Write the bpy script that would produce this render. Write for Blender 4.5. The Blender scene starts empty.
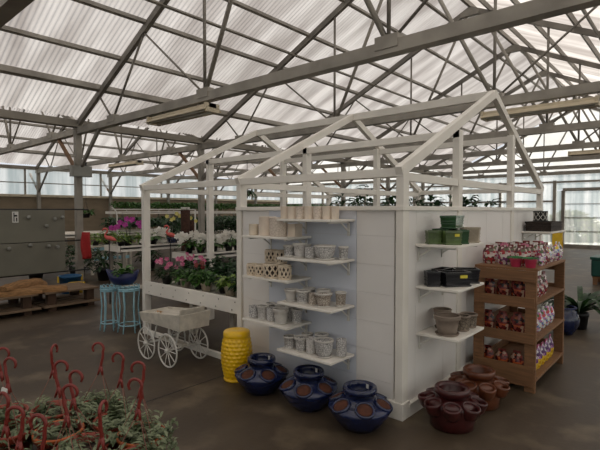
import bpy, math, random
from mathutils import Vector, Matrix
S = bpy.context.scene
COL = S.collection
PI = math.pi
rnd = random.Random(7)

# ------------------------------------------------------------------ materials
def nt(name):
    m = bpy.data.materials.new(name); m.use_nodes = True
    t = m.node_tree; t.nodes.clear()
    return m, t, t.nodes.new('ShaderNodeOutputMaterial')

def srgb(r, g, b):
    f = lambda c: (c/255/12.92) if c/255 <= .04045 else ((c/255+.055)/1.055)**2.4
    return (f(r), f(g), f(b), 1)

def mat(name, col, rough=.6, metal=0., var=.15, scale=6., bump=.0, bscale=40., stretch=(1,1,1), spec=.5, col2=None, thr=(.35,.65), coat=0.):
    m, t, o = nt(name)
    p = t.nodes.new('ShaderNodeBsdfPrincipled')
    p.inputs['Roughness'].default_value = rough; p.inputs['Metallic'].default_value = metal
    p.inputs['Specular IOR Level'].default_value = spec
    if coat: p.inputs['Coat Weight'].default_value = coat
    tc = t.nodes.new('ShaderNodeTexCoord'); mp = t.nodes.new('ShaderNodeMapping')
    mp.inputs['Scale'].default_value = stretch
    t.links.new(tc.outputs['Object'], mp.inputs['Vector'])
    n = t.nodes.new('ShaderNodeTexNoise'); n.inputs['Scale'].default_value = scale; n.inputs['Detail'].default_value = 5
    t.links.new(mp.outputs[0], n.inputs['Vector'])
    r = t.nodes.new('ShaderNodeValToRGB')
    r.color_ramp.elements[0].position, r.color_ramp.elements[1].position = thr
    c2 = col2 or tuple(min(1, c*(1+var)) for c in col[:3])+(1,)
    c1 = col if col2 else tuple(c*(1-var) for c in col[:3])+(1,)
    r.color_ramp.elements[0].color = c1; r.color_ramp.elements[1].color = c2
    t.links.new(n.outputs['Fac'], r.inputs['Fac']); t.links.new(r.outputs['Color'], p.inputs['Base Color'])
    if bump:
        b = t.nodes.new('ShaderNodeBump'); b.inputs['Strength'].default_value = bump; b.inputs['Distance'].default_value = .01
        n2 = t.nodes.new('ShaderNodeTexNoise'); n2.inputs['Scale'].default_value = bscale; n2.inputs['Detail'].default_value = 4
        t.links.new(mp.outputs[0], n2.inputs['Vector']); t.links.new(n2.outputs['Fac'], b.inputs['Height'])
        t.links.new(b.outputs[0], p.inputs['Normal'])
    t.links.new(p.outputs[0], o.inputs['Surface'])
    return m

def sheet_mat(name, col, col2, trans, clear, scale=1.2, stretch=(1,1,1)):
    """translucent greenhouse sheeting: scatters the daylight through, partly clear"""
    m, t, o = nt(name)
    tc = t.nodes.new('ShaderNodeTexCoord'); mp = t.nodes.new('ShaderNodeMapping'); mp.inputs['Scale'].default_value = stretch
    t.links.new(tc.outputs['Object'], mp.inputs['Vector'])
    n = t.nodes.new('ShaderNodeTexNoise'); n.inputs['Scale'].default_value = scale; n.inputs['Detail'].default_value = 4
    t.links.new(mp.outputs[0], n.inputs['Vector'])
    r = t.nodes.new('ShaderNodeValToRGB'); r.color_ramp.elements[0].position = .35; r.color_ramp.elements[1].position = .65
    r.color_ramp.elements[0].color = col; r.color_ramp.elements[1].color = col2
    t.links.new(n.outputs['Fac'], r.inputs['Fac'])
    tr = t.nodes.new('ShaderNodeBsdfTranslucent'); di = t.nodes.new('ShaderNodeBsdfDiffuse'); cl = t.nodes.new('ShaderNodeBsdfTransparent')
    t.links.new(r.outputs[0], tr.inputs['Color']); t.links.new(r.outputs[0], di.inputs['Color']); t.links.new(r.outputs[0], cl.inputs['Color'])
    a = t.nodes.new('ShaderNodeMixShader'); a.inputs[0].default_value = trans
    t.links.new(di.outputs[0], a.inputs[1]); t.links.new(tr.outputs[0], a.inputs[2])
    b = t.nodes.new('ShaderNodeMixShader'); b.inputs[0].default_value = clear
    t.links.new(a.outputs[0], b.inputs[1]); t.links.new(cl.outputs[0], b.inputs[2])
    t.links.new(b.outputs[0], o.inputs['Surface'])
    return m

def leaf_mat(name, c1, c2, rough=.45):
    m, t, o = nt(name)
    p = t.nodes.new('ShaderNodeBsdfPrincipled'); p.inputs['Roughness'].default_value = rough
    n = t.nodes.new('ShaderNodeTexNoise'); n.inputs['Scale'].default_value = 14; n.inputs['Detail'].default_value = 2
    tc = t.nodes.new('ShaderNodeTexCoord'); t.links.new(tc.outputs['Object'], n.inputs['Vector'])
    r = t.nodes.new('ShaderNodeValToRGB'); r.color_ramp.elements[0].position = .38; r.color_ramp.elements[1].position = .62
    r.color_ramp.elements[0].color = c1; r.color_ramp.elements[1].color = c2
    t.links.new(n.outputs['Fac'], r.inputs['Fac']); t.links.new(r.outputs[0], p.inputs['Base Color'])
    tl = t.nodes.new('ShaderNodeBsdfTranslucent'); t.links.new(r.outputs[0], tl.inputs['Color'])
    mx = t.nodes.new('ShaderNodeMixShader'); mx.inputs[0].default_value = .25
    t.links.new(p.outputs[0], mx.inputs[1]); t.links.new(tl.outputs[0], mx.inputs[2]); t.links.new(mx.outputs[0], o.inputs['Surface'])
    return m

def relief_mat(name, base, dark, scale, thr=(.05, .16), feature='DISTANCE_TO_EDGE', rough=.7):
    """embossed glaze: a cell relief with the washed colour in its hollows"""
    m, t, o = nt(name)
    p = t.nodes.new('ShaderNodeBsdfPrincipled'); p.inputs['Roughness'].default_value = rough
    tc = t.nodes.new('ShaderNodeTexCoord')
    v = t.nodes.new('ShaderNodeTexVoronoi'); v.feature = feature; v.inputs['Scale'].default_value = scale
    t.links.new(tc.outputs['Object'], v.inputs['Vector'])
    r = t.nodes.new('ShaderNodeValToRGB'); r.color_ramp.elements[0].position, r.color_ramp.elements[1].position = thr
    r.color_ramp.elements[0].color = dark; r.color_ramp.elements[1].color = base
    t.links.new(v.outputs['Distance'], r.inputs['Fac']); t.links.new(r.outputs[0], p.inputs['Base Color'])
    b = t.nodes.new('ShaderNodeBump'); b.inputs['Strength'].default_value = .5; b.inputs['Distance'].default_value = .006
    t.links.new(r.outputs[0], b.inputs['Height']); t.links.new(b.outputs[0], p.inputs['Normal'])
    t.links.new(p.outputs[0], o.inputs['Surface'])
    return m

def print_mat(name, cols, scale=46., rough=.25):
    """printed plastic film: patches of several inks"""
    m, t, o = nt(name)
    p = t.nodes.new('ShaderNodeBsdfPrincipled'); p.inputs['Roughness'].default_value = rough
    tc = t.nodes.new('ShaderNodeTexCoord')
    v = t.nodes.new('ShaderNodeTexVoronoi'); v.inputs['Scale'].default_value = scale
    t.links.new(tc.outputs['Object'], v.inputs['Vector'])
    sp = t.nodes.new('ShaderNodeSeparateColor'); t.links.new(v.outputs['Color'], sp.inputs[0])
    r = t.nodes.new('ShaderNodeValToRGB'); r.color_ramp.interpolation = 'CONSTANT'
    e = r.color_ramp.elements
    while len(e) < len(cols): e.new(.5)
    for i, c in enumerate(cols): e[i].position = i/len(cols); e[i].color = c
    t.links.new(sp.outputs[0], r.inputs['Fac']); t.links.new(r.outputs[0], p.inputs['Base Color'])
    t.links.new(p.outputs[0], o.inputs['Surface'])
    return m

M = {}
M['steel'] = mat('galvanised_steel', srgb(150,145,136), .55, .2, .18, 3)
M['steel_dark'] = mat('dull_steel', srgb(132,127,119), .6, .2, .2, 3)
M['rust'] = mat('rusty_steel', srgb(128,98,74), .7, .2, .2, 8)
M['white'] = mat('white_painted_wood', srgb(232,228,220), .55, 0, .05, 3, .15, 30, (1,1,1))
M['white_board'] = mat('white_siding', srgb(232,229,226), .5, 0, .03, 2, .06, 20)
M['blue_board'] = mat('pale_blue_siding', srgb(214,219,230), .5, 0, .03, 2, .06, 20)
M['white_old'] = mat('worn_white_wood', srgb(198,192,180), .7, 0, .14, 12, .3, 40)
M['white_metal'] = mat('white_enamel_metal', srgb(214,212,206), .4, 0, .05, 6)
M['groove'] = mat('shadow_gap_board', srgb(205,204,202), .8, 0, .05)
M['tin'] = mat('fixture_enamel', srgb(196,184,160), .5, 0, .12, 5)
M['grey_box'] = mat('grey_box_enamel', srgb(138,138,132), .5, 0, .08)
M['grey_panel'] = mat('grey_panel_paint', srgb(118,116,104), .6, 0, .08, 2)
M['dark'] = mat('dark_plastic', srgb(26,26,27), .45, 0, .2)
M['blue'] = mat('cobalt_glaze', srgb(20,31,68), .22, 0, .25, 5, coat=.4)
M['blue_in'] = mat('blue_pot_soil', srgb(80,44,29), .9, 0, .25, 30, .4)
M['maroon'] = mat('maroon_glaze', srgb(66,24,24), .3, 0, .2, 6, coat=.2)
M['maroon_in'] = mat('maroon_inside', srgb(70,52,44), .9, 0, .2)
M['rustpot'] = mat('brown_glaze', srgb(100,54,32), .35, 0, .2, 6, coat=.2)
M['yellow'] = mat('yellow_glaze', srgb(236,188,14), .28, 0, .08, 5, coat=.3)
M['sticker'] = mat('paper_sticker', srgb(225,225,220), .7, 0, .03)
M['dark_mark'] = mat('black_print', srgb(30,28,28), .7, 0, .03)
M['yellow_tag'] = mat('yellow_tag', srgb(220,205,70), .6, 0, .05)
M['terra_light'] = mat('pale_bisque', srgb(222,208,192), .8, 0, .07, 10, .2, 60)
M['terra_pale'] = mat('pale_stoneware', srgb(212,200,182), .8, 0, .08, 10, .2, 60)
M['emboss_tan'] = relief_mat('embossed_bisque', srgb(220,207,194), srgb(196,182,168), 42, (.02,.1))
M['lattice_tan'] = mat('lattice_bisque', srgb(222,206,184), .8, 0, .07, 10)
M['lattice_in'] = mat('liner_inside', srgb(62,54,48), .9, 0, .1)
M['emboss_white'] = relief_mat('whitewashed_relief', srgb(212,210,208), srgb(134,132,132), 62, (.02,.14))
M['emboss_white2'] = relief_mat('whitewashed_leaf_relief', srgb(206,203,200), srgb(130,126,124), 80, (.15,.4), 'F1')
M['emboss_brown'] = relief_mat('whitewashed_brown_relief', srgb(198,188,176), srgb(116,104,94), 66, (.02,.16))
M['whitewash'] = mat('whitewash', srgb(206,202,196), .75, 0, .1, 20, .2)
M['green_glaze'] = mat('green_glaze', srgb(78,98,52), .3, 0, .3, 12, coat=.3)
M['green_deep'] = mat('deep_green_glaze', srgb(40,78,44), .25, 0, .25, 10, coat=.3)
M['black_glaze'] = mat('black_glaze', srgb(28,28,34), .25, 0, .3, 8, coat=.3)
M['taupe'] = mat('taupe_stoneware', srgb(138,124,112), .65, 0, .12, 14, .3, 50)
M['taupe_relief'] = relief_mat('taupe_relief', srgb(148,136,122), srgb(92,82,72), 44, (.03,.14))
M['taupe_band'] = mat('beige_stoneware', srgb(176,164,146), .7, 0, .14, 18, .3, 50)
M['basketweave'] = mat('dark_basket', srgb(52,42,36), .7, 0, .25, 40, .6, 90)
M['wood'] = mat('brown_pine', srgb(128,92,62), .7, 0, .2, 4, .25, 25, (3,3,18))
M['wood_x'] = mat('brown_pine_x', srgb(128,92,62), .7, 0, .2, 4, .25, 25, (1,14,14))
M['pallet'] = mat('weathered_pallet', srgb(118,98,78), .85, 0, .2, 6, .4, 30, (8,1,8))
M['block'] = mat('dark_block_wood', srgb(72,52,38), .85, 0, .2, 8)
M['bark'] = mat('bark', srgb(140,104,66), .9, 0, .3, 9, .7, 24, (6,1,6))
M['post_wood'] = mat('tree_fern_trunk', srgb(64,40,30), .95, 0, .3, 30, .8, 60)
M['basket_red'] = mat('terracotta_plastic', srgb(140,56,38), .42, 0, .12, 8)
M['hook_red'] = mat('red_brown_plastic', srgb(120,42,36), .4, 0, .1, 8)
M['wire'] = mat('thin_wire', srgb(134,88,76), .5, .1, .1)
M['soil'] = mat('potting_soil', srgb(52,40,32), 1, 0, .3, 40, .6)
M['rim_orange'] = mat('lit_rim_plastic', srgb(190,100,52), .5, 0, .1, 12)  # light caught on the rim lip, painted in as orange
M['silverleaf'] = leaf_mat('silver_green_leaf', srgb(84,98,66), srgb(140,150,118))
M['leaf'] = leaf_mat('green_leaf', srgb(44,84,34), srgb(80,120,52))
M['leaf_dark'] = leaf_mat('dark_leaf', srgb(24,52,28), srgb(48,82,40))
M['leaf_lime'] = leaf_mat('lime_leaf', srgb(86,122,48), srgb(136,160,72))
M['orchid_white'] = leaf_mat('white_petal', srgb(236,232,224), srgb(248,246,240), .6)
M['orchid_pink'] = leaf_mat('magenta_petal', srgb(176,50,150), srgb(206,88,178), .6)
M['cyc_pink'] = leaf_mat('pink_petal', srgb(206,90,140), srgb(236,160,186), .6)
M['yellow_petal'] = leaf_mat('pale_yellow_petal', srgb(214,202,110), srgb(236,226,150), .6)
M['flamingo'] = mat('flamingo_pink', srgb(214,98,92), .45, 0, .1)
M['navy'] = mat('navy_plastic', srgb(30,38,82), .4, 0, .15)
M['skyblue'] = mat('light_blue_enamel', srgb(150,194,208), .45, 0, .08)
M['bluebucket'] = mat('blue_plastic', srgb(40,96,142), .4, 0, .08)
M['yellowplastic'] = mat('yellow_plastic', srgb(226,186,30), .4, 0, .06)
M['red_cover'] = mat('red_fabric', srgb(170,36,36), .7, 0, .1, 20)
M['teal'] = mat('teal_plastic', srgb(20,70,62), .45, 0, .1)
M['tanscrap'] = mat('tan_scrap', srgb(170,130,80), .8, 0, .2, 20)
M['curtain'] = mat('brown_wall_sheeting', srgb(126,113,94), .85, 0, .12, 1.5, .2, 8, (1,1,3))
M['ground_out'] = mat('pale_gravel_ground', srgb(228,224,212), .95, 0, .15, 3)
M['hedge'] = leaf_mat('hedge_leaf', srgb(70,96,44), srgb(128,140,70))
M['soffit'] = mat('grey_gutter_steel', srgb(140,134,124), .6, .2, .15, 3)
M['dark_bench'] = mat('dark_bench_wood', srgb(86,78,70), .8, 0, .2, 6, .3, 30)
M['pink_pot'] = mat('pink_pot_plastic', srgb(206,66,100), .45, 0, .1)
M['green_lid'] = mat('green_leaf_wrap', srgb(40,128,60), .5, 0, .2, 30)

PR = dict(
 topA=print_mat('print_red_white', [srgb(160,50,56), srgb(220,206,200), srgb(200,180,176), srgb(120,56,76), srgb(96,100,70), srgb(90,40,44)]),
 topB=print_mat('print_purple_white', [srgb(120,70,116), srgb(224,216,212), srgb(170,70,90), srgb(200,190,190), srgb(84,92,60)]),
 topC=print_mat('print_white_lilac', [srgb(236,232,230), srgb(180,130,190), srgb(206,190,200), srgb(84,104,60), srgb(200,60,70)]),
 dark=print_mat('print_black_red', [srgb(40,24,24), srgb(110,36,36), srgb(150,90,60), srgb(50,24,34), srgb(130,60,56)], 42),
 fire=print_mat('print_red_orange', [srgb(90,30,28), srgb(176,84,44), srgb(120,40,40), srgb(54,26,24), srgb(150,70,60), srgb(180,150,130)], 42),
 blue=print_mat('print_blue_white', [srgb(210,218,232), srgb(110,130,180), srgb(232,232,232), srgb(190,70,110), srgb(220,190,60)], 46),
 purple=print_mat('print_purple', [srgb(110,60,120), srgb(170,120,170), srgb(225,215,225), srgb(84,44,96)], 44),
 yellow=print_mat('print_yellow', [srgb(226,186,40), srgb(200,150,30), srgb(236,206,90)], 50),
)

def floor_mat():
    m, t, o = nt('worn_concrete')
    p = t.nodes.new('ShaderNodeBsdfPrincipled'); tc = t.nodes.new('ShaderNodeTexCoord')
    n = t.nodes.new('ShaderNodeTexNoise'); n.inputs['Scale'].default_value = .9; n.inputs['Detail'].default_value = 8; n.inputs['Roughness'].default_value = .62
    mp = t.nodes.new('ShaderNodeMapping'); mp.inputs['Scale'].default_value = (1,.45,1); mp.inputs['Rotation'].default_value = (0,0,.5)
    t.links.new(tc.outputs['Object'], mp.inputs[0]); t.links.new(mp.outputs[0], n.inputs['Vector'])
    r = t.nodes.new('ShaderNodeValToRGB'); e = r.color_ramp.elements
    e[0].position = .3; e[0].color = srgb(52,43,34); e[1].position = .72; e[1].color = srgb(92,80,66)
    x = e.new(.5); x.color = srgb(70,59,47)
    t.links.new(n.outputs['Fac'], r.inputs[0])
    # pale chalky stains
    n2 = t.nodes.new('ShaderNodeTexNoise'); n2.inputs['Scale'].default_value = 2.6; n2.inputs['Detail'].default_value = 6
    t.links.new(tc.outputs['Object'], n2.inputs['Vector'])
    r2 = t.nodes.new('ShaderNodeValToRGB'); r2.color_ramp.elements[0].position = .52; r2.color_ramp.elements[1].position = .74
    t.links.new(n2.outputs['Fac'], r2.inputs[0])
    mx = t.nodes.new('ShaderNodeMix'); mx.data_type = 'RGBA'
    mul = t.nodes.new('ShaderNodeMath'); mul.operation = 'MULTIPLY'; mul.inputs[1].default_value = .65
    t.links.new(r2.outputs[0], mul.inputs[0]); t.links.new(mul.outputs[0], mx.inputs[0])
    t.links.new(r.outputs[0], mx.inputs[6]); mx.inputs[7].default_value = srgb(122,108,88)
    t.links.new(mx.outputs[2], p.inputs['Base Color'])
    rr = t.nodes.new('ShaderNodeMapRange'); rr.inputs[3].default_value = .38; rr.inputs[4].default_value = .62
    t.links.new(n.outputs['Fac'], rr.inputs[0]); t.links.new(rr.outputs[0], p.inputs['Roughness'])
    p.inputs['Specular IOR Level'].default_value = .35
    b = t.nodes.new('ShaderNodeBump'); b.inputs['Strength'].default_value = .12; b.inputs['Distance'].default_value = .01
    n3 = t.nodes.new('ShaderNodeTexNoise'); n3.inputs['Scale'].default_value = 30; n3.inputs['Detail'].default_value = 6
    t.links.new(tc.outputs['Object'], n3.inputs['Vector']); t.links.new(n3.outputs['Fac'], b.inputs['Height']); t.links.new(b.outputs[0], p.inputs['Normal'])
    t.links.new(p.outputs[0], o.inputs['Surface'])
    return m
M['floor'] = floor_mat()
M['roof_sheet'] = sheet_mat('corrugated_roof_sheet', srgb(172,164,158), srgb(224,218,212), .74, .0, .9, (.2,2.6,1))
M['end_sheet'] = sheet_mat('rippled_wall_sheet', srgb(196,204,202), srgb(252,252,248), .8, .55, 1.3, (3,3,.25))
M['dimming_sheet'] = sheet_mat('dimming_roof_sheet', srgb(190,188,182), srgb(205,203,196), .6, .0)  # made denser for the unseen near bay, to dim the interior
M['blocker_sheet'] = mat('light_blocker_metal', srgb(120,112,100), .8, 0, .1, 2)
M['gable_sheet'] = sheet_mat('gable_sheet', srgb(228,228,226), srgb(244,244,242), .75, .05)

# ------------------------------------------------------------------ mesh helpers
class MB:
    def __init__(s): s.v, s.f, s.mi, s.sm = [], [], [], []
    def add(s, vs, fs, mi=0, smooth=False):
        k = len(s.v); s.v += [tuple(v) for v in vs]
        for f in fs: s.f.append(tuple(i+k for i in f)); s.mi.append(mi); s.sm.append(smooth)
        return s
    def box(s, x0, x1, y0, y1, z0, z1, mi=0):
        vs = [(x,y,z) for z in (z0,z1) for y in (y0,y1) for x in (x0,x1)]
        return s.add(vs, [(0,2,3,1),(4,5,7,6),(0,1,5,4),(2,6,7,3),(0,4,6,2),(1,3,7,5)], mi)
    def bar(s, a, b, w, h, up=(0,0,1), mi=0):
        a, b = Vector(a), Vector(b); d = (b-a).normalized(); up = Vector(up)
        if abs(d.dot(up)) > .99: up = Vector((1,0,0))
        sx = d.cross(up).normalized()*w/2; sz = sx.cross(d).normalized()*h/2
        vs = [p+i*sx+j*sz for p in (a,b) for j in (-1,1) for i in (-1,1)]
        return s.add(vs, [(0,1,3,2),(4,6,7,5),(0,4,5,1),(2,3,7,6),(0,2,6,4),(1,5,7,3)], mi)
    def tube(s, pts, r, n=8, mi=0, caps=True, smooth=True):
        pts = [Vector(p) for p in pts]; rs = r if isinstance(r, (list,tuple)) else [r]*len(pts)
        vs = []; ref = None
        for i, p in enumerate(pts):
            d = (pts[min(i+1,len(pts)-1)]-pts[max(i-1,0)]).normalized()
            if ref is None: ref = Vector((0,0,1)) if abs(d.z) < .9 else Vector((1,0,0))
            x = (ref-d*ref.dot(d)).normalized(); ref = x; y = d.cross(x)
            vs += [p+rs[i]*(math.cos(2*PI*k/n)*x+math.sin(2*PI*k/n)*y) for k in range(n)]
        fs = [(i*n+k, i*n+(k+1)%n, (i+1)*n+(k+1)%n, (i+1)*n+k) for i in range(len(pts)-1) for k in range(n)]
        if caps: fs += [tuple(range(n-1,-1,-1)), tuple(range((len(pts)-1)*n, len(pts)*n))]
        return s.add(vs, fs, mi, smooth)
    def lathe(s, prof, n=32, o=(0,0,0), mi=0, smooth=True, mat3=None, close=False, mod=None):
        vs = []
        for j, (r, z) in enumerate(prof):
            for k in range(n):
                a = 2*PI*k/n; rr = r*(mod(a, z, j) if mod else 1)
                p = Vector((rr*math.cos(a), rr*math.sin(a), z))
                if mat3 is not None: p = mat3 @ p
                vs.append((p.x+o[0], p.y+o[1], p.z+o[2]))
        m = len(prof)
        fs = [(j*n+k, j*n+(k+1)%n, (j+1)%m*n+(k+1)%n, (j+1)%m*n+k) for j in range(m if close else m-1) for k in range(n)]
        if not close:
            fs.append(tuple(range(n-1,-1,-1))); fs.append(tuple(range((m-1)*n, m*n)))
        return s.add(vs, fs, mi, smooth)
    def ball(s, c, r, n=12, m=8, mi=0):
        rx, ry, rz = r if isinstance(r, (tuple,list)) else (r,r,r)
        vs = [(c[0],c[1],c[2]-rz)]
        for j in range(1,m):
            t = -PI/2+PI*j/m
            vs += [(c[0]+rx*math.cos(t)*math.cos(2*PI*k/n), c[1]+ry*math.cos(t)*math.sin(2*PI*k/n), c[2]+rz*math.sin(t)) for k in range(n)]
        vs.append((c[0],c[1],c[2]+rz)); L = len(vs)-1
        fs = [(0, 1+(k+1)%n, 1+k) for k in range(n)]
        fs += [(1+j*n+k, 1+j*n+(k+1)%n, 1+(j+1)*n+(k+1)%n, 1+(j+1)*n+k) for j in range(m-2) for k in range(n)]
        fs += [(L, 1+(m-2)*n+k, 1+(m-2)*n+(k+1)%n) for k in range(n)]
        return s.add(vs, fs, mi, True)
    def leaf(s, p, d, L, w, bend=.3, up=(0,0,1), mi=0):
        p, d = Vector(p), Vector(d).normalized(); up = Vector(up)
        side = d.cross(up)
        if side.length < .05: side = d.cross(Vector((1,0,0)))
        side.normalize(); nrm = side.cross(d)
        c1 = p+d*L*.4+nrm*L*.06; c2 = p+d*L*.75-nrm*L*bend*.4; c3 = p+d*L-nrm*L*bend
        fold = nrm*w*.18
        vs = [p, c1-side*w/2+fold, c1, c1+side*w/2+fold, c2-side*w*.38+fold, c2, c2+side*w*.38+fold, c3]
        return s.add(vs, [(0,2,1),(0,3,2),(1,2,5,4),(2,3,6,5),(4,5,7),(5,6,7)], mi, True)
    def build(s, name, mats, parent=None, loc=(0,0,0), rot=(0,0,0)):
        me = bpy.data.meshes.new(name); me.from_pydata(s.v, [], s.f)
        for m in (mats if isinstance(mats,(list,tuple)) else [mats]): me.materials.append(m)
        me.polygons.foreach_set('material_index', s.mi); me.polygons.foreach_set('use_smooth', s.sm); me.update()
        o = bpy.data.objects.new(name, me); COL.objects.link(o)
        o.location = loc; o.rotation_euler = rot
        if parent: o.parent = parent
        return o

def tag(o, label, cat, group=None, kind=None):
    o['label'] = label
    if cat: o['category'] = cat
    if group: o['group'] = group
    if kind: o['kind'] = kind
    return o
def thing(name, label, cat, loc=(0,0,0), rz=0, group=None):
    o = bpy.data.objects.new(name, None); COL.objects.link(o)
    o.empty_display_size = .1
    o.location = loc; o.rotation_euler = (0,0,rz)
    return tag(o, label, cat, group)
def struct(o):
    o['kind'] = 'structure'; return o
def dup(root, loc, rz=0, label=None, scale=None):
    def rec(o, par):
        c = o.copy(); COL.objects.link(c)
        if par: c.parent = par
        for ch in o.children: rec(ch, c)
        return c
    r = rec(root, None); r.location = loc; r.rotation_euler = (0,0,rz)
    if label: r['label'] = label
    if scale: r.scale = (scale,)*3
    return r
def bevel(o, w=.004, seg=2):
    m = o.modifiers.new('edge', 'BEVEL'); m.width = w; m.segments = seg; m.limit_method = 'ANGLE'
    return o
ORD = ['first','second','third','fourth','fifth','sixth','seventh','eighth','ninth','tenth']

# ------------------------------------------------------------------ greenhouse
GX, RX, HX = -9.6, -3.96, 1.68          # gutter, ridge, next gutter
GZ, RZ = 3.33, 6.02
SP, Y0 = 3.05, 4.05                     # truss spacing
YM = -6.                                # opaque roof added to block light begins here, unseen behind the camera
YB, YE = -9., 22.35                     # roof from .. to the end wall
SPAN = HX-GX
fl = MB(); fl.box(-21.2, 13.2, YB-.2, YE+.2, -.2, 0)
struct(fl.build('floor', M['floor']))
# saw-cut joints of the slab
for x in (-3.47, 2.6, -9.5, -15.5):
    struct(MB().box(x-.005,x+.005,-8,YE,-.01,.0012).build('floor_joint', M['dark']))
gr = MB(); gr.add([(-80,-60,-.25),(80,-60,-.25),(80,110,-.25),(-80,110,-.25)], [(0,1,2,3)])
struct(gr.build('ground', M['ground_out']))

def corrugated(name, x0, z0, x1, z1, y0, y1, per=.08, amp=.011, mt='roof_sheet'):
    n = int((y1-y0)/per*4); vs = []; fs = []
    for i in range(n+1):
        y = y0+(y1-y0)*i/n; dz = amp*math.sin(PI/2*i)
        # every sheet of 15 waves laps over the last one
        dz += .006 if (i//60) % 2 else 0
        vs += [(x0,y,z0+dz),(x1,y,z1+dz)]
    fs = [(2*i,2*i+1,2*i+3,2*i+2) for i in range(n)]
    m = MB(); m.add(vs, fs, 0, True)
    return struct(m.build(name, M[mt]))
E = .16   # roof sheets lie this far above the rafter line
for b, nm in ((0,'main'), (-1,'far'), (1,'near')):
    gx, rx, hx = GX+b*SPAN, RX+b*SPAN, HX+b*SPAN
    mt = 'dimming_sheet' if b == 1 else 'roof_sheet'
    corrugated('ceiling_left_slope', gx, GZ+E, rx, RZ+E, YM, YE, mt=mt)
    corrugated('ceiling_right_slope', rx, RZ+E, hx, GZ+E, YM, YE, mt=mt)
    for n_, (xa,za,xb,zb) in (('left',(gx,GZ+E,rx,RZ+E)),('right',(rx,RZ+E,hx,GZ+E))):
        corrugated('ceiling_light_blocker_'+n_, xa, za, xb, zb, YB, YM, mt='blocker_sheet')  # added out of view to keep light off the interior

def truss(b, Y):
    gx, rx, hx = GX+b*SPAN, RX+b*SPAN, HX+b*SPAN
    root = bpy.data.objects.new('truss_beam', None); COL.objects.link(root); root.location = (rx, Y, GZ); struct(root)
    P = lambda x, z: (x-RX, 0, z-GZ)
    c = MB(); c.bar(P(GX+.05,3.21), P(HX-.05,3.21), .09, .13); c.bar(P(GX+.05,3.15), P(HX-.05,3.15), .13, .02)
    c.build('chord', M['steel'], root)
    for x in (GX, HX):
        r = MB(); r.bar(P(x,GZ), P(RX,RZ), .07, .11); r.build('rafter', M['steel_dark'], root)
    rz = lambda x: GZ+(RZ-GZ)*(1-abs(x-RX)/(RX-GX))-.04
    cn = [-8.1,-5.375]; rn = [-8.62,-7.0]
    for s in (0, 1):
        mx = (lambda x: x) if s == 0 else (lambda x: 2*RX-x+.15)
        for (xa, za), (xb, zb), r in (((rn[0],rz(rn[0])),(cn[0],3.25),.02), ((cn[0],3.25),(rn[1],rz(rn[1])),.02), ((rn[1],rz(rn[1])),(cn[1],3.25),.018),
                                   ((cn[1],3.25),(cn[1],rz(cn[1])),.024), ((cn[1],3.25),(RX-.06,rz(RX-.06)),.032)):
            w = MB(); w.tube([P(mx(xa),za), P(mx(xb),zb)], r, 6); w.build('web', M['steel_dark'] if r < .03 else M['steel'], root)
        for x in cn:
            g = MB(); g.box(mx(x)-RX-.13, mx(x)-RX+.13, -.055, .055, 3.2-GZ, 3.33-GZ); g.build('gusset', M['steel'], root)
    g = MB(); g.add([(-.2,-.05,RZ-GZ-.15),(.2,-.05,RZ-GZ-.15),(.2,-.05,RZ-GZ-.06),(0,-.05,RZ-GZ+.04),(-.2,-.05,RZ-GZ-.06),
                     (-.2,.05,RZ-GZ-.15),(.2,.05,RZ-GZ-.15),(.2,.05,RZ-GZ-.06),(0,.05,RZ-GZ+.04),(-.2,.05,RZ-GZ-.06)],
                    [(0,1,2,3,4),(9,8,7,6,5),(0,5,6,1),(1,6,7,2),(2,7,8,3),(3,8,9,4),(4,9,5,0)]); g.build('gusset', M['steel'], root)
    return root
tr0 = truss(0, Y0)
def put_truss(b, n):
    c = dup(tr0, (RX+b*SPAN, Y0+n*SP+(.21 if n == -1 else 0), GZ)); return c
for n in (-2,-1,1,2,3,4,5,6): put_truss(0, n)
for n in range(-1,7): put_truss(-1, n)
# purlins along the building, gutters and the bracing between the trusses
def run(name, x, z, w, h, mt, rot=0.):
    m = MB(); m.bar((x,YB,z),(x,YE,z), w, h, (math.sin(rot),0,math.cos(rot))); return struct(m.build(name, M[mt]))
sl = (RZ-GZ)/(RX-GX); ang = math.atan(sl)
for b in (0,-1):
    for k, dx in enumerate((1.03,1.83,2.68,3.58,4.45,5.2), 1):
        run('purlin_beam', GX+b*SPAN+dx, GZ+dx*sl+.07, .05 if k != 1 else .08, .08 if k != 1 else .12, 'steel', -ang)
        run('purlin_beam', HX+b*SPAN-dx, GZ+dx*sl+.09, .05, .08, 'steel', ang)
    run('ridge_beam', RX+b*SPAN, RZ+.09, .06, .1, 'steel')
    run('purlin_beam', GX+b*SPAN+3.2, GZ+3.2*sl-.06, .04, .04, 'steel', -ang)
    run('purlin_beam', HX+b*SPAN-3.2, GZ+3.2*sl-.06, .04, .04, 'steel', ang)
for gx in (GX, HX, GX-SPAN):
    run('gutter_beam', gx, GZ+.02, .2, .14, 'soffit')
# columns with knee braces
def column(x, Y, base=True):
    root = bpy.data.objects.new('column', None); COL.objects.link(root); root.location = (x,Y,0); struct(root)
    m = MB(); m.box(-.06,.06,-.06,.06,0,GZ-.06); m.build('shaft', M['steel'], root)
    m = MB(); m.box(-.12,.12,-.12,.12,0,.015); m.build('foot_plate', M['steel_dark'], root)
    for s, mt in ((1,'steel_dark'),(-1,'rust')):
        m = MB(); m.bar((0,0,2.35),(s*.98,0,3.17),.05,.07); m.build('knee_brace', M[mt], root)
    return root
c0 = column(GX, Y0)
for n in (-2,-1,1,2,3,4,5): dup(c0, (GX, Y0+n*SP+(.21 if n == -1 else 0), 0))
for n in range(-1,6): dup(c0, (GX-SPAN+.25, Y0+n*SP, 0))
for n in range(-1,6): dup(c0, (HX, Y0+n*SP, 0))

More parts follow.
